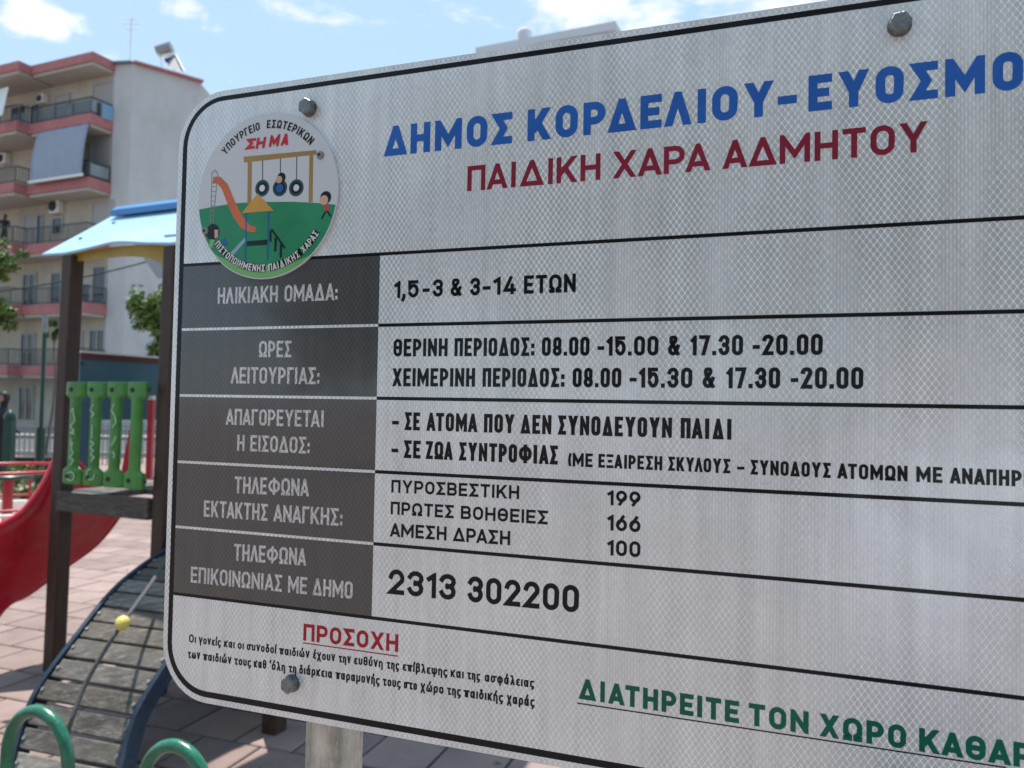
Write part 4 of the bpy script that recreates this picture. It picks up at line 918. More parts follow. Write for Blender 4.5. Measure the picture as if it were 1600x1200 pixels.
SU, SD = spline(ctl_up, 5), spline(ctl_dn, 5); n_ = len(SU); m_ = 10; vs = []
for i in range(n_):
    a, b = SU[i], SD[i]
    for k in range(m_ + 1):
        t = k / m_; p = a.lerp(b, t); sag = -.10 * sin(pi * t) ** .8; lip = .0
        vs.append(p + UP * sag * .5 + Vector((0, .35, 0)) * (-sag) )
fs = [(i * (m_ + 1) + k, i * (m_ + 1) + k + 1, (i + 1) * (m_ + 1) + k + 1, (i + 1) * (m_ + 1) + k) for i in range(n_ - 1) for k in range(m_)]
mb = MB(); mb.add(vs, fs, True)
so_ = wchild(mb, 'slide', M_REDP, tower); sm = so_.modifiers.new('solid', 'SOLIDIFY'); sm.thickness = .02
for nm, pts in (('slide_lip', SU), ('slide_lip', SD)):
    mb = MB(); mb.tube(pts, .022, 10); wchild(mb, nm, M_REDP, tower)

# arched ramp
def gpt(px, py, h): return atz(px, py, h)
rp = [(12, 1230, .02), (34, 1150, .17), (60, 1082, .32), (118, 1001, .50), (182, 922, .665), (250, 869, .79), (318, 832, .88), (400, 800, .95)]
LR = spline([gpt(*p) for p in rp], 8)
wv = Vector((.945, -.30, 0)).normalized() * .55
# arc-length resample
def resamp(c, step):
    L_ = [0]
    for a, b in zip(c[:-1], c[1:]): L_.append(L_[-1] + (b - a).length)
    out_ = []; s = 0; i = 0
    while s < L_[-1]:
        while L_[i + 1] < s: i += 1
        out_.append(c[i].lerp(c[i + 1], (s - L_[i]) / (L_[i + 1] - L_[i]))); s += step
    return out_
def side(off, name):
    pts = resamp(LR, .05); vs = []; fs = []; th = wv.normalized() * .022; k = len(pts)
    for i, p in enumerate(pts):
        t = (pts[min(i + 1, k - 1)] - pts[max(i - 1, 0)]).normalized(); nn = wv.normalized().cross(t); nn = nn if nn.z > 0 else -nn
        p = p + off; up_, dn = p + nn * .020, p - nn * .062
        if dn.z < .0: dn.z = 0.0
        vs += [up_, dn, up_ + th, dn + th]
    for i in range(k - 1):
        a = 4 * i; b = a + 4; fs += [(a, b, b + 1, a + 1), (a + 2, a + 3, b + 3, b + 2), (a, a + 2, b + 2, b), (a + 1, b + 1, b + 3, a + 3)]
    fs += [(0, 1, 3, 2), (4 * k - 4, 4 * k - 2, 4 * k - 1, 4 * k - 3)]
    mb = MB(); mb.add(vs, fs); return wchild(mb, name, M_NAVY, tower, fixn=True)
side(-wv.normalized() * .012, 'ramp_side'); side(wv - wv.normalized() * .010, 'ramp_side')
rs = resamp(LR, .098); x_ = wv.normalized()
random.seed(3)
for i in range(1, len(rs) - 1):
    p = rs[i]; t = (rs[i + 1] - rs[i - 1]).normalized(); nn = x_.cross(t); nn = nn if nn.z > 0 else -nn
    hw = .0425 + random.uniform(-.002, .002); jit = random.uniform(-.004, .004)
    mb = MB(); mb.box(p + wv * .5 + nn * (-.004 + jit), x_, t, nn, wv.length / 2 - .014, hw, .014)
    o = wchild(mb, 'ramp_slat', M_SLATD if i in (4, 7, 8, 12, 15) else M_SLATW, tower, bevel=.005)
    for k in (.05, .95):
        c = p + wv * k + nn * (.012 + jit); knob(c, nn, .008, M_STEEL, o, 'screw')
rope_c = [atz(256, 880, .80), atz(236, 912, .76), atz(190, 976, .66), atz(160, 1022, .56), atz(132, 1072, .45), atz(112, 1125, .34), atz(104, 1150, .27)]
mb = MB(); mb.tube(spline(rope_c, 6), .0095, 10); rope = wchild(mb, 'climbing_rope', M_ROPE, tower)
kc = atz(191, 974, .675); mb = MB(); ax = (rope_c[1] - rope_c[3]).normalized()
pts = [kc + ax * s for s in (-.030, -.026, -.012, .004, .018, .026, .030)]; mb.tube(pts, [.010, .017, .026, .030, .027, .020, .010], 7); wchild(mb, 'rope_knob', M_KNOB, rope)
for a_, b_ in ((B_, F_p), (E_p, F_p)):
    a2, b2 = a_.lerp(b_, .06), a_.lerp(b_, .94); wchild(wallq(MB(), a2, b2, .12, .86, .12, .86, .02), 'added_shade_panel', M_TEAL, tower)  # panels added to block light from the rear and deepen the shade below
# lower deck behind the board that the ramp lands on
topP = LR[-1]; 
for i in range(5):
    c = topP + Vector((.12, .30 + .115 * i, -.02)); mb = MB(); mb.box(c + wv * .5, x_, Vector((-x_.y, x_.x, 0)), UP, .30, .054, .016); wchild(mb, 'deck_plank', M_BEAM, tower)

# ================================================================== GREEN HOOPS
def hoop(px, py, Y, wpx, label):
    c = at(px, py, Y); topz = c.z - .021; hw = wpx / 2 / FPX * Y - .021; ed = Vector((.93, -.36, 0)).normalized()
    o = empty('hoop_barrier', (c.x, c.y, 0)); tag(o, label, 'hoop barrier', 'green tubular hoops in front of the ramp')
    pts = [Vector((c.x, c.y, 0)) - ed * hw * 1.02 + UP * z for z in (-.03, .2, .35)]
    n = 22; cz = topz - hw * 1.15
    for k in range(n + 1):
        a_ = pi - pi * k / n; pts.append(Vector((c.x, c.y, 0)) + ed * hw * cos(a_) + UP * (cz + hw * 1.15 * sin(a_)))
    pts += [Vector((c.x, c.y, 0)) + ed * hw * 1.02 + UP * z for z in (.35, .2, -.03)]
    mb = MB(); mb.tube(pts, .0195, 18); wchild(mb, 'bent_tube', M_HOOP, o)
    mb = MB()
    for s in (-1, 1):
        q = Vector((c.x, c.y, 0)) + ed * hw * 1.02 * s; mb.lathe([(.05, .003), (.05, .02), (.0, .021)], q, 16)
    wchild(mb, 'foot_flange', M_HOOP, o)
hoop(61, 1101, 2.5, 152, 'green tube hoop at the foot of the ramp, at the left corner')
hoop(276, 1154, 2.3, 150, 'green tube hoop standing in the dark shade below the board corner')

# ================================================================== MERRY-GO-ROUND
cM = atz(8, 830, .0); cM = Vector((cM.x - .02, 8.95, 0)); cM.x = at(10, 830, 8.95).x
mg = empty('merry_go_round', (cM.x, cM.y, 0)); tag(mg, 'red railed merry-go-round with pale platform left of the slide', 'merry-go-round')
mb = MB(); mb.lathe([(.0, .115), (.80, .115), (.82, .10), (.82, .07), (0, .07)], cM, 40); wchild(mb, 'platform', mat('pale_platform', (.50, .47, .42), .6, var=.1), mg)
mb = MB(); mb.lathe([(.0, .72), (.24, .72), (.25, .70), (.24, .68), (.0, .68)], cM, 28); wchild(mb, 'centre_table', M_DGRN, mg)
mb = MB(); mb.tube([cM, cM + UP * .68], .055, 16); wchild(mb, 'centre_column', M_REDM, mg)
zr = at(30, 742, 8.2).z
for rr_, z, r_, mt in ((.78, zr, .02, M_REDM), (.80, .40, .014, M_REDM), (.70, .33, .02, M_WHITE)):
    mb = MB(); mb.tube([cM + Vector((rr_ * cos(2 * pi * k / 40), rr_ * sin(2 * pi * k / 40), z)) for k in range(40)], r_, 8, closed=True); wchild(mb, 'ring_rail', mt, mg)
for k in range(8):
    a_ = 2 * pi * (k + .35) / 8; q = cM + Vector((.78 * cos(a_), .78 * sin(a_), 0)); mb = MB(); mb.tube([q + UP * .11, q + UP * zr], .016, 8); wchild(mb, 'upright', M_REDM, mg)

# ================================================================== PARK POSTS, FENCE, LAMP, CABLE
def gpost(px, ytop, wpx, Y, label):
    b = at(px, 700, Y); r = wpx / 2 / FPX * Y; zt = at(px, ytop, Y).z
    o = empty('green_post', (b.x, b.y, 0)); tag(o, label, 'post', 'dark green posts by the fence')
    mb = MB(); mb.box(b.xy.to_3d() + UP * (zt / 2), (1, 0, 0), (0, 1, 0), UP, r, r, zt / 2); wchild(mb, 'shaft', M_DGRN, o, bevel=.01)
    mb = MB(); mb.lathe([(r * 1.3, zt), (r * 1.35, zt + .06), (r * .9, zt + .12), (0, zt + .16)], (b.x, b.y, 0), 12); wchild(mb, 'cap', M_DGRN, o)
gpost(14, 655, 13, 13.0, 'thick dark green post at the left edge behind the merry-go-round')
bL = at(63, 700, 13.5)
lamp = empty('lamp_post', (bL.x, bL.y, 0)); tag(lamp, 'slender dark green lamp post rising before the pink balconies', 'lamp post')
zt = at(61, 668, 13.5).z; mb = MB(); mb.tube([(bL.x, bL.y, 0), (bL.x, bL.y, zt)], .075, 12); wchild(mb, 'base', M_DGRN, lamp)
mb = MB(); mb.tube([(bL.x, bL.y, zt), (bL.x, bL.y, at(61, 520, 13.5).z)], .035, 10); wchild(mb, 'shaft', M_DGRN, lamp)
mb = MB(); mb.tube([(bL.x, bL.y, at(61, 520, 13.5).z), (bL.x, bL.y, at(61, 492, 13.5).z)], .045, 10); wchild(mb, 'lamp_head', M_STEEL, lamp)
F0, F1 = at(-40, 740, 17.5), at(300, 700, 21)
fen = empty('metal_fence', (F0.x, F0.y, 0)); tag(fen, 'grey metal railing fence along the edge of the playground', 'fence')
F0.z = F1.z = 0; nb = 46
for k in range(nb + 1):
    q = F0.lerp(F1, k / nb); mb = MB(); mb.tube([q, q + UP * 1.05], .018, 6); wchild(mb, 'bar', M_STEEL, fen)
for z in (.15, .95):
    mb = MB(); mb.bar(F0 + UP * z, F1 + UP * z, .03, .04); wchild(mb, 'rail', M_STEEL, fen)
pl = at(27, 740, 15.2); pr = at(82, 740, 15.2)
bench = empty('dark_planter', (pl.x, 15.2, 0)); tag(bench, 'low black planter box behind the merry-go-round rail', 'planter')
wchild(MB().abox(pl.x, pr.x, 15.0, 15.5, .0, .42), 'box', M_DARK, bench, bevel=.02); wchild(MB().abox(pl.x - .03, pr.x + .03, 14.97, 15.53, .421, .47), 'rim', M_DARK, bench)
def strung(name, pts, r, mt, label, cat):
    mb = MB(); mb.tube(pts, r, 6); o = mb.build(name, mt); tag(o, label, cat); return o
a, b = at(-60, 462, 12), at(330, 378, 12.6); cb = []
for k in range(17): t = k / 16; p = a.lerp(b, t); p.z -= .25 * 4 * t * (1 - t) * .5; cb.append(p)
strung('overhead_cable', cb, .012, M_DARK, 'thin dark cable strung across in front of the building', 'cable')

# ================================================================== FOLIAGE
def leaves(center, rad, n, size, seed):
    rnd = random.Random(seed); mb = MB()
    clumps = [(Vector((rnd.gauss(0, .45), rnd.gauss(0, .45), rnd.gauss(0, .5))), rnd.uniform(.25, .5)) for _ in range(max(5, n // 60))]
    for _ in range(n):
        c, cr_ = rnd.choice(clumps); d = Vector((rnd.gauss(0, 1), rnd.gauss(0, 1), rnd.gauss(0, 1))).normalized() * cr_ * rnd.random() ** .4
        p = c + d; p = Vector((p.x * rad[0], p.y * rad[1], p.z * rad[2])) + center
        n1 = Vector((rnd.gauss(0, 1), rnd.gauss(0, 1), rnd.gauss(0, .8) + .4)).normalized(); n2 = n1.orthogonal().normalized(); n3 = n1.cross(n2); s = size * rnd.uniform(.6, 1.3)
        mb.add([p - n2 * s, p - n3 * s * .45 + n1 * s * .1, p + n2 * s, p + n3 * s * .45 + n1 * s * .1], [(0, 1, 2, 3)])
    return mb
def tree(px, ybase_Y, crowns, trunk_pts, tr, label, name='leafy_tree', mt=None, grp=None):
    Y = ybase_Y; b = at(trunk_pts[0][0], trunk_pts[0][1], Y)
    o = empty(name, (b.x, Y, 0)); tag(o, label, 'tree', grp)
    pts = [at(x, y, Y) for x, y in trunk_pts]; pts[0].z = 0
    mb = MB(); mb.tube(spline(pts, 4), [tr * (1 - .6 * i / (4 * (len(pts) - 1))) for i in range(4 * (len(pts) - 1) + 1)], 8); tk = wchild(mb, 'trunk', M_BARK, o)
    for i, (x, y, rx, rz_, n, s) in enumerate(crowns):
        c = at(x, y, Y); R = rx / FPX * Y; Rz = rz_ / FPX * Y
        wchild(leaves(c, (R, R * .8, Rz), n, s, i + int(px)), 'crown', mt or M_LEAF, o)
        for q in range(4):
            t_ = pts[-1]; rnd = random.Random(q + i); e_ = c + Vector((rnd.uniform(-.6, .6) * R, rnd.uniform(-.4, .4) * R, rnd.uniform(-.5, .6) * Rz))
            mb = MB(); mb.tube([t_, t_.lerp(e_, .5) + UP * .05, e_], [tr * .35, tr * .25, tr * .08], 6); wchild(mb, 'limb', M_BARK, o)
    return o
tree(236, 17.0, [(240, 488, 32, 40, 1700, .075), (262, 545, 26, 40, 900, .075)], [(275, 720), (272, 640), (262, 560), (252, 500)], .07, 'young leafy tree in front of the grey wall, beside the right tower post', mt=M_LEAF2)
tree(5, 15.0, [(-6, 412, 34, 24, 1600, .06), (-12, 490, 26, 36, 1500, .06)], [(-34, 740), (-30, 600), (-22, 500), (-12, 430)], .09, 'tree with pale flowering tips at the left edge', mt=M_LEAF2)
tree(80, 15.8, [(84, 522, 9, 14, 420, .05)], [(70, 730), (74, 690), (82, 640), (86, 590), (84, 540)], .03, 'thin pale sapling leaning beside the left tower post', name='thin_sapling')
bs = at(34, 765, 12.2); sh = leaves(Vector((bs.x, 12.2, .16)), (.75, .3, .22), 700, .06, 5).build('low_shrub', M_LEAF2); tag(sh, 'low bright green shrubs in sunlight beyond the merry-go-round', 'shrub')

# ================================================================== APARTMENT BUILDING
YB = 38.0
C1 = at(145, 80, YB); ZR = C1.z
W1 = atz(181, 98, ZR); W2 = atz(208, 96, ZR); W3 = atz(313, 126, ZR); CL = atz(0, 114, ZR)
dF = (CL - C1); dF.z = 0; dF.normalize(); nF = Vector((dF.y, -dF.x, 0)); nF = nF if nF.y < 0 else -nF   # outward
dpt = abs((W1 - C1).dot(nF))
bld = empty('apartment_building', (W1.x, W1.y, 0)); tag(bld, 'five-storey apartment block with pink balcony edges and a plain grey side wall', 'building')
def FP(s, d, z): p = C1 + dF * s + nF * (-d); return Vector((p.x, p.y, z))      # s leftwards from the corner, d behind the balcony edge
Wc = Vector((W1.x, W1.y, 0)); far = FP(16, dpt, 0)
z0 = 0
def vwall(name, a, b, zlo, zhi, mt, th=.3):
    return wchild(wallq(MB(), Vector((a.x, a.y, 0)), Vector((b.x, b.y, 0)), zlo, zhi, zlo, zhi, th), name, mt, bld)
foot = [FP(16, dpt, 0), FP((Wc - C1).dot(dF), dpt, 0), Wc, W2.xy.to_3d(), W3.xy.to_3d(), W3.xy.to_3d() + Vector((1.5, 9, 0)), FP(16, dpt + 12, 0)]
sw = (Wc - C1).dot(dF)
fpt = [FP(16, dpt, 0), FP(sw + .02, dpt, 0), FP(sw + .02, dpt + 9, 0), FP(16, dpt + 9, 0)]
mb = MB(); mb.prism([(p.x, p.y) for p in fpt], 0, ZR - .4); wchild(mb, 'wall', M_CREAM, bld, fixn=True)
gw = [FP(sw, dpt - .06, 0), W2.xy.to_3d(), W3.xy.to_3d(), W3.xy.to_3d() + Vector((-.5, 9, 0)), FP(sw, dpt + 9, 0)]
mb = MB(); mb.prism([(p.x, p.y) for p in gw], 0, ZR - .12); wchild(mb, 'side_wall', M_GREYW, bld, fixn=True)
cop = [W2.xy.to_3d(), W3.xy.to_3d()]
dc = (cop[1] - cop[0]).normalized(); nc = Vector((dc.y, -dc.x, 0))
mb = MB(); mb.bar(cop[0] + UP * (ZR - .06) + nc * .0, cop[1] + dc * .1 + UP * (ZR - .06), .5, .12); wchild(mb, 'coping', M_PINK, bld)
st_ = gw[0]; dq = (cop[0] - st_).normalized(); mb = MB(); mb.bar(st_ + UP * (ZR - .07), cop[0] + UP * (ZR - .07), .45, .08); wchild(mb, 'coping', M_STEEL, bld)
# balcony slabs: front part to the step, set-back part to its left
sA = (atz(56, 106, ZR) - C1).dot(dF); SETB = -.65
lv = [ZR] + [at(141, y, YB).z for y in (176, 275.5, 373, 472, 571)]
for i, zt in enumerate(lv):
    h = .50 if i else .46
    def slab(s0, s1, d0, z0_, z1_, mt, nm):
        p = [FP(s0, d0, 0), FP(s1, d0, 0), FP(s1, dpt + .0, 0), FP(s0, dpt, 0)]; mb = MB(); mb.prism([(q.x, q.y) for q in p], z0_, z1_); return wchild(mb, nm, mt, bld, fixn=True)
    slab(0, sA, 0, zt - h, zt, M_PINK, 'balcony'); slab(sA + .002, 16, SETB, zt - h, zt, M_PINK, 'balcony')
    slab(.10, sA - .1, .10, zt - h - .14, zt - h - .001, M_SLABW, 'slab_soffit'); slab(sA + .1, 16, SETB + .1, zt - h - .14, zt - h - .001, M_SLABW, 'slab_soffit')
    if i:
        zr_ = zt + .84
        for a, b, nm in ((FP(.06, dpt - .1, 0), FP(.06, .06, 0), 'r'), (FP(.06, .06, 0), FP(sA - .06, .06, 0), 'r'), (FP(sA - .06, .06, 0), FP(sA - .06, SETB + .06, 0), 'r'), (FP(sA + .06, SETB + .06, 0), FP(12, SETB + .06, 0), 'r')):
            mb = MB(); mb.bar(a + UP * zr_, b + UP * zr_, .06, .05); mb.bar(a + UP * (zt + .08), b + UP * (zt + .08), .04, .04)
            L2 = (b - a).length; k = max(2, int(L2 / .16))
            for q in range(k + 1):
                p = a.lerp(b, q / k); mb.bar(p + UP * (zt + .0), p + UP * zr_, .022 if q % 8 else .05, .022)
            wchild(mb, 'balcony_railing', M_RAIL, bld)
    if i in (1, 2):
        for a, b in ((FP(.02, dpt - .2, 0), FP(.02, .1, 0)), (FP(.1, .10, 0), FP(sA - .12, .10, 0))):
            mb = MB(); mb.bar(a + UP * (zt + .42), b + UP * (zt + .42), .012, .58); wchild(mb, 'balcony_glass', M_FROST, bld)
# openings on the facade: traced rectangles dropped onto the wall plane
Pw = FP(0, dpt, 0)
def fac(px, py): P = onplane(px, py, Pw, nF); return (P - C1).dot(dF), P.z
def opening(x0, y0, x1, y1, kind):
    s0, za = fac(x0, (y0 + y1) / 2)[0], fac((x0 + x1) / 2, y0)[1]; s1, zb = fac(x1, (y0 + y1) / 2)[0], fac((x0 + x1) / 2, y1)[1]
    if s1 < s0: s0, s1 = s1, s0
    if zb > za: za, zb = zb, za
    def bx(a, b, c, d, d0, d1):
        mb = MB(); p = [FP(a, dpt - d0, 0), FP(b, dpt - d0, 0), FP(b, dpt - d1, 0), FP(a, dpt - d1, 0)]; mb.prism([(q.x, q.y) for q in p], c, d); return mb
    mt = {'s': M_SHUT, 'd': M_GLASS}[kind[0]]; nm = {'s': 'shutter', 'd': 'window'}[kind[0]]
    o = wchild(bx(s0, s1, zb, za, .02, .04), nm, mt, bld, fixn=True)
    f = bx(s0 - .09, s0 - .001, zb, za + .09, .01, .09); f2 = bx(s1 + .001, s1 + .09, zb, za + .09, .01, .09); f3 = bx(s0, s1, za + .001, za + .09, .01, .09)
    f.add(f2.v, f2.f); f.add(f3.v, f3.f); wchild(f, 'window_frame', M_SHUT, o, fixn=True)
    if kind[0] == 's':
        mb = MB(); k = int((za - zb) / .14)
        for q in range(k): z = zb + (q + .5) * (za - zb) / k; b_ = bx(s0 + .02, s1 - .02, z - .045, z + .045, .041, .06); mb.add(b_.v, b_.f)
        wchild(mb, 'shutter_slat', M_SHUT, o, fixn=True)
    elif (s1 - s0) > .9:
        wchild(bx((s0 + s1) / 2 - .04, (s0 + s1) / 2 + .04, zb, za, .041, .08), 'mullion', M_SHUT, o, fixn=True)
for a in ((147, 131, 177, 200, 's'), (88, 150, 108, 190, 's'), (50, 165, 63, 195, 'd'), (20, 168, 42, 200, 'd'), (144, 222, 172, 290, 's'), (60, 235, 90, 290, 's'), (110, 232, 132, 290, 's'), (5, 300, 20, 300, 's'),
          (146, 316, 176, 378, 's'), (84, 342, 98, 364, 'd'), (40, 338, 58, 385, 's'), (58, 338, 66, 388, 'd'),
          (38, 430, 56, 476, 'd'), (82, 428, 96, 474, 'd'), (147, 418, 166, 472, 'd'), (128, 445, 142, 472, 'd'),
          (35, 523, 54, 572, 'd'), (142, 517, 164, 548, 'd'), (110, 520, 128, 570, 'd'), (32, 606, 52, 655, 'd'), (110, 610, 135, 660, 's'), (148, 610, 168, 650, 'd')):
    if a[1] != a[3]: opening(*a)
def ac(px, py, wpx, hpx):
    s, z = fac(px, py); w_ = wpx / FPX * 39 / 2; h_ = hpx / FPX * 39 / 2
    p = [FP(s - w_, dpt - .03, 0), FP(s + w_, dpt - .03, 0), FP(s + w_, dpt - .35, 0), FP(s - w_, dpt - .35, 0)]
    u = empty('air_conditioner', tuple(FP(s, dpt - .2, z - h_))); tag(u, {93: 'air conditioner unit under the slab of the third-floor balcony', 72: 'air conditioner in the shade on the top floor balcony', 12: 'air conditioner with round fan at the far left fourth-floor wall'}[int(px) if int(px) in (93, 72, 12) else 93], 'air conditioner', 'air conditioners on the pink balconied facade')
    mb = MB(); mb.prism([(q.x, q.y) for q in p], z - h_, z + h_); wchild(mb, 'casing', M_WHITE, u, fixn=True)
    c = FP(s + w_ * .25, dpt - .352, z); mb = MB(); rr = h_ * .75; mb.tube([c, c + nF * .03], rr, 16); wchild(mb, 'fan_grille', M_DARK, u)
ac(93.5, 324, 22, 24); ac(72, 157, 14, 15); ac(12, 250, 18, 18)
# hanging awning cloth from the fourth-floor slab
zt = lv[1] - .55; zb = lv[2] + .02; aw = MB(); n = 16; vs = []
sa0, sa1 = (onplane(136, 240, FP(0, -.05, 0), nF) - C1).dot(dF), (onplane(56, 240, FP(0, -.05, 0), nF) - C1).dot(dF)
for j in range(n + 1):
    t = j / n; z = zt + (zb - zt) * t
    for k in range(13): s = sa0 + (sa1 - sa0) * k / 12; p = FP(s, -.03 - .28 * sin(t * pi * .55) - .015 * sin(k * 2.1), z); vs.append(p)
aw.add(vs, [(j * 13 + k, j * 13 + k + 1, (j + 1) * 13 + k + 1, (j + 1) * 13 + k) for j in range(n) for k in range(12)], True)
awo = aw.build('drop_awning', M_AWN); tag(awo, 'pale blue-grey drop awning hanging over the upper balcony', 'awning'); sm = awo.modifiers.new('s', 'SOLIDIFY'); sm.thickness = .02
a = FP(sa0 - .1, -.32, zb - .02); b = FP(sa1 + .1, -.32, zb - .02); mb = MB(); mb.bar(a, b, .06, .14); q = mb.build('awning_bar', M_WHITE, awo)
sa2 = (onplane(14, 150, FP(0, -.05, 0), nF) - C1).dot(dF)
p = [at(0, 140, 40.4), at(14, 136, 40), at(4, 180, 38.6), at(-12, 184, 38.9)]
mb = MB(); mb.add(p, [(0, 1, 2, 3)]); o = mb.build('slanted_awning', M_WHITE); tag(o, 'white slanting awning on the top balcony at the left edge', 'awning'); sm = o.modifiers.new('s', 'SOLIDIFY'); sm.thickness = .03
# laundry on the top balcony corner
P = FP(.35, .5, lv[1]); 
for s_, w_, mt, h_ in ((.12, .05, M_DARK, .75),):
    mb = MB(); mb.bar(FP(.03, .35, lv[1] + .35), FP(.03, .55, lv[1] + .35), .04, .65); o = mb.build('folded_parasol', M_DARK); tag(o, 'folded dark parasol at the corner of the top balcony', 'parasol')
mb = MB(); mb.bar(FP(-.03, dpt - .75, lv[1] + .35), FP(-.03, dpt - .1, lv[1] + .35), .03, .75); o = mb.build('hanging_towel', mat('blue_towel', (.20, .36, .52), .9, var=.1)); tag(o, 'light blue towel hung over the top balcony end railing', 'towel')

# people (far off, small)
def person(base, h, label, facing=0.0, arms=.15, mt=M_CLOTH):
    o = empty('person', tuple(base)); tag(o, label, 'person')
    s = h / 1.72; me = bpy.data.meshes.new('body'); V = []; E = []; R = []
    def j(x, y, z, r): V.append((x * s, y * s, z * s)); R.append(r * s); return len(V) - 1
    hip = j(0, 0, .95, .13); ch = j(0, 0, 1.25, .15); nk = j(0, -.01, 1.46, .06); hd = j(0, -.02, 1.62, .095); E += [(hip, ch), (ch, nk), (nk, hd)]
    for sd_ in (-1, 1):
        sh_ = j(.18 * sd_, 0, 1.40, .06); el = j(.25 * sd_, -.02, 1.12, .045); wr = j((.25 - arms) * sd_, -.20, .98, .032); ha = j((.25 - arms) * sd_ * .9, -.27, .97, .03); E += [(ch, sh_), (sh_, el), (el, wr), (wr, ha)]
        kn = j(.10 * sd_, -.02, .50, .065); an = j(.11 * sd_, .02, .09, .045); toe = j(.11 * sd_, -.13, .04, .04); E += [(hip, kn), (kn, an), (an, toe)]
    me.from_pydata(V, E, []); b = bpy.data.objects.new('body', me); COL.objects.link(b); b.parent = o; me.materials.append(mt); b.rotation_euler = (0, 0, facing)
    sk = b.modifiers.new('skin', 'SKIN')
    for i, sv in enumerate(me.skin_vertices[0].data): sv.radius = (R[i], R[i]); sv.use_root = (i == 0)
    ss = b.modifiers.new('sub', 'SUBSURF'); ss.levels = 2; ss.render_levels = 2
    hdm = MB(); hdm.lathe([(0, 1.745 * s), (.06 * s, 1.73 * s), (.095 * s, 1.68 * s), (.105 * s, 1.62 * s), (.085 * s, 1.55 * s), (.05 * s, 1.52 * s)], (0, .015 * s, 0), 14).build('hair', M_DARK, o)
    fc = MB(); fc.tube([(0, -.07 * s, 1.55 * s), (0, -.085 * s, 1.60 * s), (0, -.08 * s, 1.66 * s)], [.03 * s, .055 * s, .035 * s], 10).build('face', M_SKIN, o)
    return o
pp_ = FP((onplane(6, 380, FP(0, SETB + .5, 0), nF) - C1).dot(dF), SETB + .5, lv[3] )
person(pp_, 1.68, 'person in dark clothes standing on the middle balcony at the left', .3)
pg = at(3, 690, 14.4); person((pg.x, pg.y, 0), 1.72, 'person in black standing behind the thick green post at the left edge', 2.6)

# things on the roof
rb = at(203, 98, 40.5); mast = empty('tv_antenna', (rb.x, rb.y, ZR - .2)); tag(mast, 'thin pale antenna mast on the roof of the grey side wall', 'antenna')
mt_z = at(203, 28, 40.5).z; mb = MB(); mb.tube([rb + UP * -.4, Vector((rb.x, rb.y, mt_z))], .03, 8); wchild(mb, 'mast', M_WHITE, mast)
for k, (dz, wd) in enumerate(((.1, .34), (.35, .42), (.62, .30))):
    mb = MB(); z = mt_z - dz; mb.bar((rb.x - wd, rb.y, z), (rb.x + wd, rb.y, z), .03, .03)
    for q in range(5): xx = rb.x - wd + q * wd / 2; mb.bar((xx, rb.y - .2, z - .12), (xx, rb.y + .2, z + .12), .02, .02)
    wchild(mb, 'element', M_WHITE, mast)
mb = MB(); mb.box((rb.x - .45, rb.y, ZR + .25), (1, 0, 0), (0, 1, 0), UP, .28, .03, .12); wchild(mb, 'reflector', M_WHITE, mast)
YS = 41.2; hb = at(262, 110, YS)
sol = empty('solar_water_heater', (hb.x, hb.y, ZR - .1)); tag(sol, 'solar water heater with silver tank and dark collector on the roof', 'water heater')
q = [at(258, 93, YS + .3), at(274, 89, YS + .3), at(288, 112, YS - .5), at(252, 103, YS - .5)]
q = [at(256, 92, YS + .5), at(274, 86, YS + .5), at(287, 113, YS - .6), at(262, 104, YS - .6)]
mb = MB(); nn = Vector((0, .10, .05)); mb.add([p for p in q] + [p + nn for p in q], [(0, 1, 2, 3), (7, 6, 5, 4), (0, 4, 5, 1), (1, 5, 6, 2), (2, 6, 7, 3), (3, 7, 4, 0)]); wchild(mb, 'collector', M_SOLAR, sol, fixn=True)
ta, tb = at(246, 81, YS + .7), at(268, 74, YS + .7); mb = MB(); mb.tube([ta, tb], .33, 18); wchild(mb, 'tank', M_STEEL, sol)
wa, wb = at(252, 88, YS + .55), at(272, 84, YS + .55); mb = MB(); mb.bar(wa, wb, .1, .14); mb.bar(at(244, 76, YS + .6), at(253, 97, YS + .3), .05, .05); mb.bar(at(275, 86, YS + .5), at(288, 112, YS - .5), .05, .05)
mb.bar(at(252, 97, YS + .3), Vector((at(252, 97, YS).x, YS + .3, ZR - .1)), .05, .05); mb.bar(at(270, 95, YS + .6), Vector((at(270, 97, YS).x, YS + .6, ZR - .1)), .05, .05); wchild(mb, 'stand', M_WHITE, sol)

# pale building behind the board
YH = 60; p0, p1 = at(752, 76, YH), at(952, 38, YH - 9)
hb2 = empty('distant_building', (p0.x, p0.y, 0)); tag(hb2, 'hazy pale building top with a roof hut peeking above the board', 'building')
zc = p1.z; a0_ = atz(752, 76, zc); a1_ = atz(952, 38, zc); d_ = (a1_ - a0_); d_.z = 0; L2 = d_.length; d_.normalize(); n2 = Vector((-d_.y, d_.x, 0))
def H(s, t): return (a0_.x + d_.x * s + n2.x * t, a0_.y + d_.y * s + n2.y * t)
mb = MB(); mb.prism([H(0, 0), H(L2, 0), H(L2, 10), H(0, 10)], 0, zc - .55); wchild(mb, 'wall', M_PALEB, hb2, fixn=True)
mb = MB(); mb.prism([H(-.3, -.3), H(L2 + .5, -.3), H(L2 + .5, 10), H(-.3, 10)], zc - .549, zc); wchild(mb, 'parapet', M_PALEB, hb2, fixn=True)
tk = atz(820, 60, zc); mb = MB(); Yt = tk.y; rT = 13 / FPX * Yt; zt = at(820, 38, Yt).z
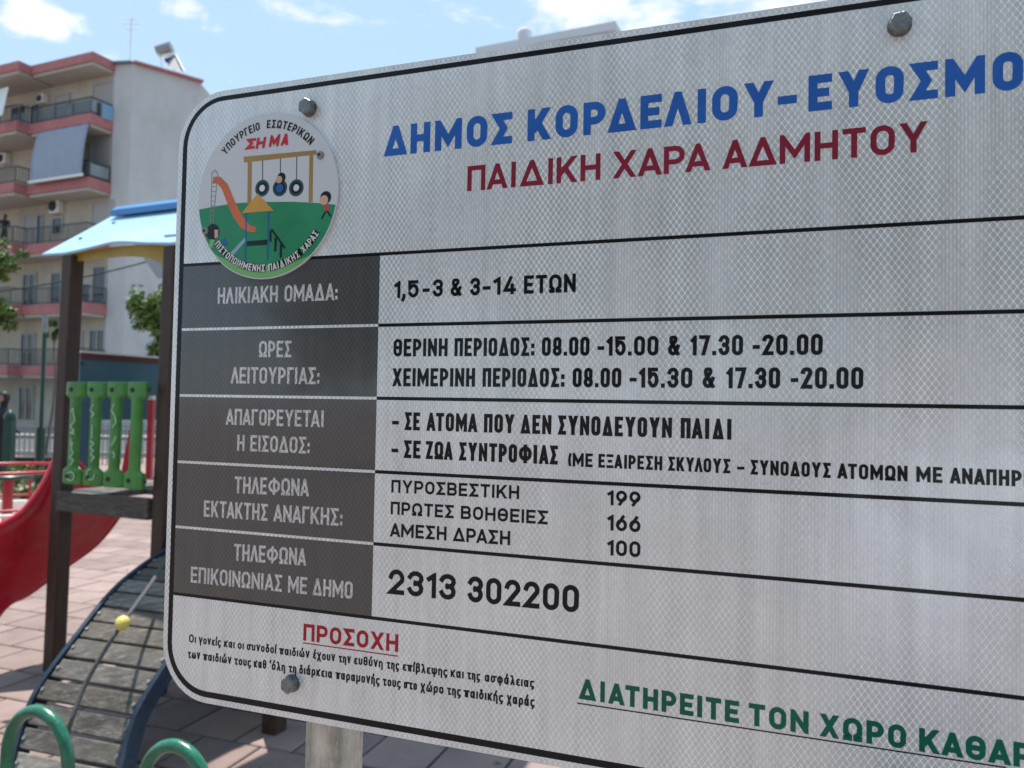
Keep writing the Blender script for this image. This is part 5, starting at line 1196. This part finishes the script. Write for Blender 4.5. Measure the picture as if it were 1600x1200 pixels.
mb.lathe([(rT, zc - .2), (rT, zt - rT * .7), (rT * .85, zt - rT * .3), (rT * .5, zt - .05), (0, zt)], (tk.x, Yt + rT, 0), 20); tko = mb.build('water_tank', M_PALEB); tag(tko, 'rounded pale water tank on the roof above the board edge', 'water tank')

# ================================================================== behind the viewer: what the glossy film mirrors
def bgtree(x, y, h, r, seed, which):
    o = empty('plane_tree', (x, y, 0)); tag(o, which + ' dense tree of the row across the square behind the viewer', 'tree', 'trees behind the viewer')
    mb = MB(); mb.tube([(x, y, 0), (x + .1, y, h * .45), (x, y, h * .6)], [.22, .17, .1], 10); wchild(mb, 'trunk', M_BARK, o)
    wchild(leaves(Vector((x, y, h * .68)), (r, r, h * .36), 2600, .34, seed), 'crown', M_LEAF, o)
for i, (x, y, h) in enumerate(((-14, -12, 8), (-9.5, -13, 8.5), (-5.5, -14, 9), (-1, -13, 8), (3.5, -14, 8.5), (8, -12, 8), (12, -11, 8.5), (16.5, -12, 9), (21, -9, 9))): bgtree(x, y, h, 3.1, 50 + i, ('leftmost', 'second', 'third', 'fourth', 'fifth', 'sixth', 'seventh', 'eighth', 'last')[i])
# the photographer, mirrored faintly in the film
pc = Vector((.12, -.58, 0)); ph = empty('person', tuple(pc)); ph.rotation_euler = (0, 0, radians(-19)); tag(ph, 'photographer in a pale shirt raising a phone before the board', 'person')
me = bpy.data.meshes.new('body'); V, E2, RR = [], [], []
def jn(x, y, z, r): V.append((x, y, z)); RR.append(r); return len(V) - 1
hip = jn(0, 0, .98, .15); wst = jn(0, 0, 1.12, .14); ch = jn(0, 0, 1.34, .165); nk = jn(0, .01, 1.52, .06); E2 += [(hip, wst), (wst, ch), (ch, nk)]
for sd_ in (-1, 1):
    s1 = jn(.19 * sd_, 0, 1.46, .065); e1 = jn(.27 * sd_ - .02, .16, 1.22, .05); w1 = jn(.06 * sd_ - .18, .42, 1.44, .036); E2 += [(ch, s1), (s1, e1), (e1, w1)]
me.from_pydata(V, E2, []); bo = bpy.data.objects.new('shirt', me); COL.objects.link(bo); bo.parent = ph; me.materials.append(mat('pale_lavender_shirt', (.80, .81, .88), .8, var=.05))
sk = bo.modifiers.new('skin', 'SKIN')
for i, sv in enumerate(me.skin_vertices[0].data): sv.radius = (RR[i], RR[i]); sv.use_root = (i == 0)
ss = bo.modifiers.new('sub', 'SUBSURF'); ss.levels = 2; ss.render_levels = 2
mt_tr = mat('dark_trousers', (.03, .035, .05), .9)
for sd_ in (-1, 1): MB().tube([(.09 * sd_, 0, .98), (.10 * sd_, .02, .50), (.11 * sd_, -.01, .08)], [.10, .07, .05], 14).build('trouser_leg', mt_tr, ph); MB().tube([(.11 * sd_, -.08, .04), (.11 * sd_, .0, .045), (.11 * sd_, .15, .03)], [.035, .05, .035], 10).build('shoe', M_DARK, ph)
MB().lathe([(0, 1.80), (.06, 1.785), (.095, 1.74), (.10, 1.68), (.085, 1.61), (.05, 1.57), (.045, 1.50)], (0, .02, 0), 18).build('head', M_SKIN, ph)
MB().lathe([(0, 1.825), (.07, 1.805), (.108, 1.75), (.112, 1.69), (.10, 1.66)], (0, .0, 0), 18).build('hair', M_DARK, ph)
for sd_ in (-1, 1):
    h0 = Vector((.06 * sd_ - .18, .42, 1.44)); MB().tube([h0, h0 + Vector((-.01 * sd_, .05, .05)), h0 + Vector((-.03 * sd_, .07, .10))], [.034, .036, .02], 10).build('hand', M_SKIN, ph)
    for f_i in range(4): MB().tube([h0 + Vector((-.02 * sd_, .055 + .004 * f_i, .05 + .018 * f_i)), h0 + Vector((-.05 * sd_, .085, .055 + .018 * f_i)), h0 + Vector((-.075 * sd_, .075, .055 + .018 * f_i))], [.009, .008, .006], 6).build('finger', M_SKIN, ph)
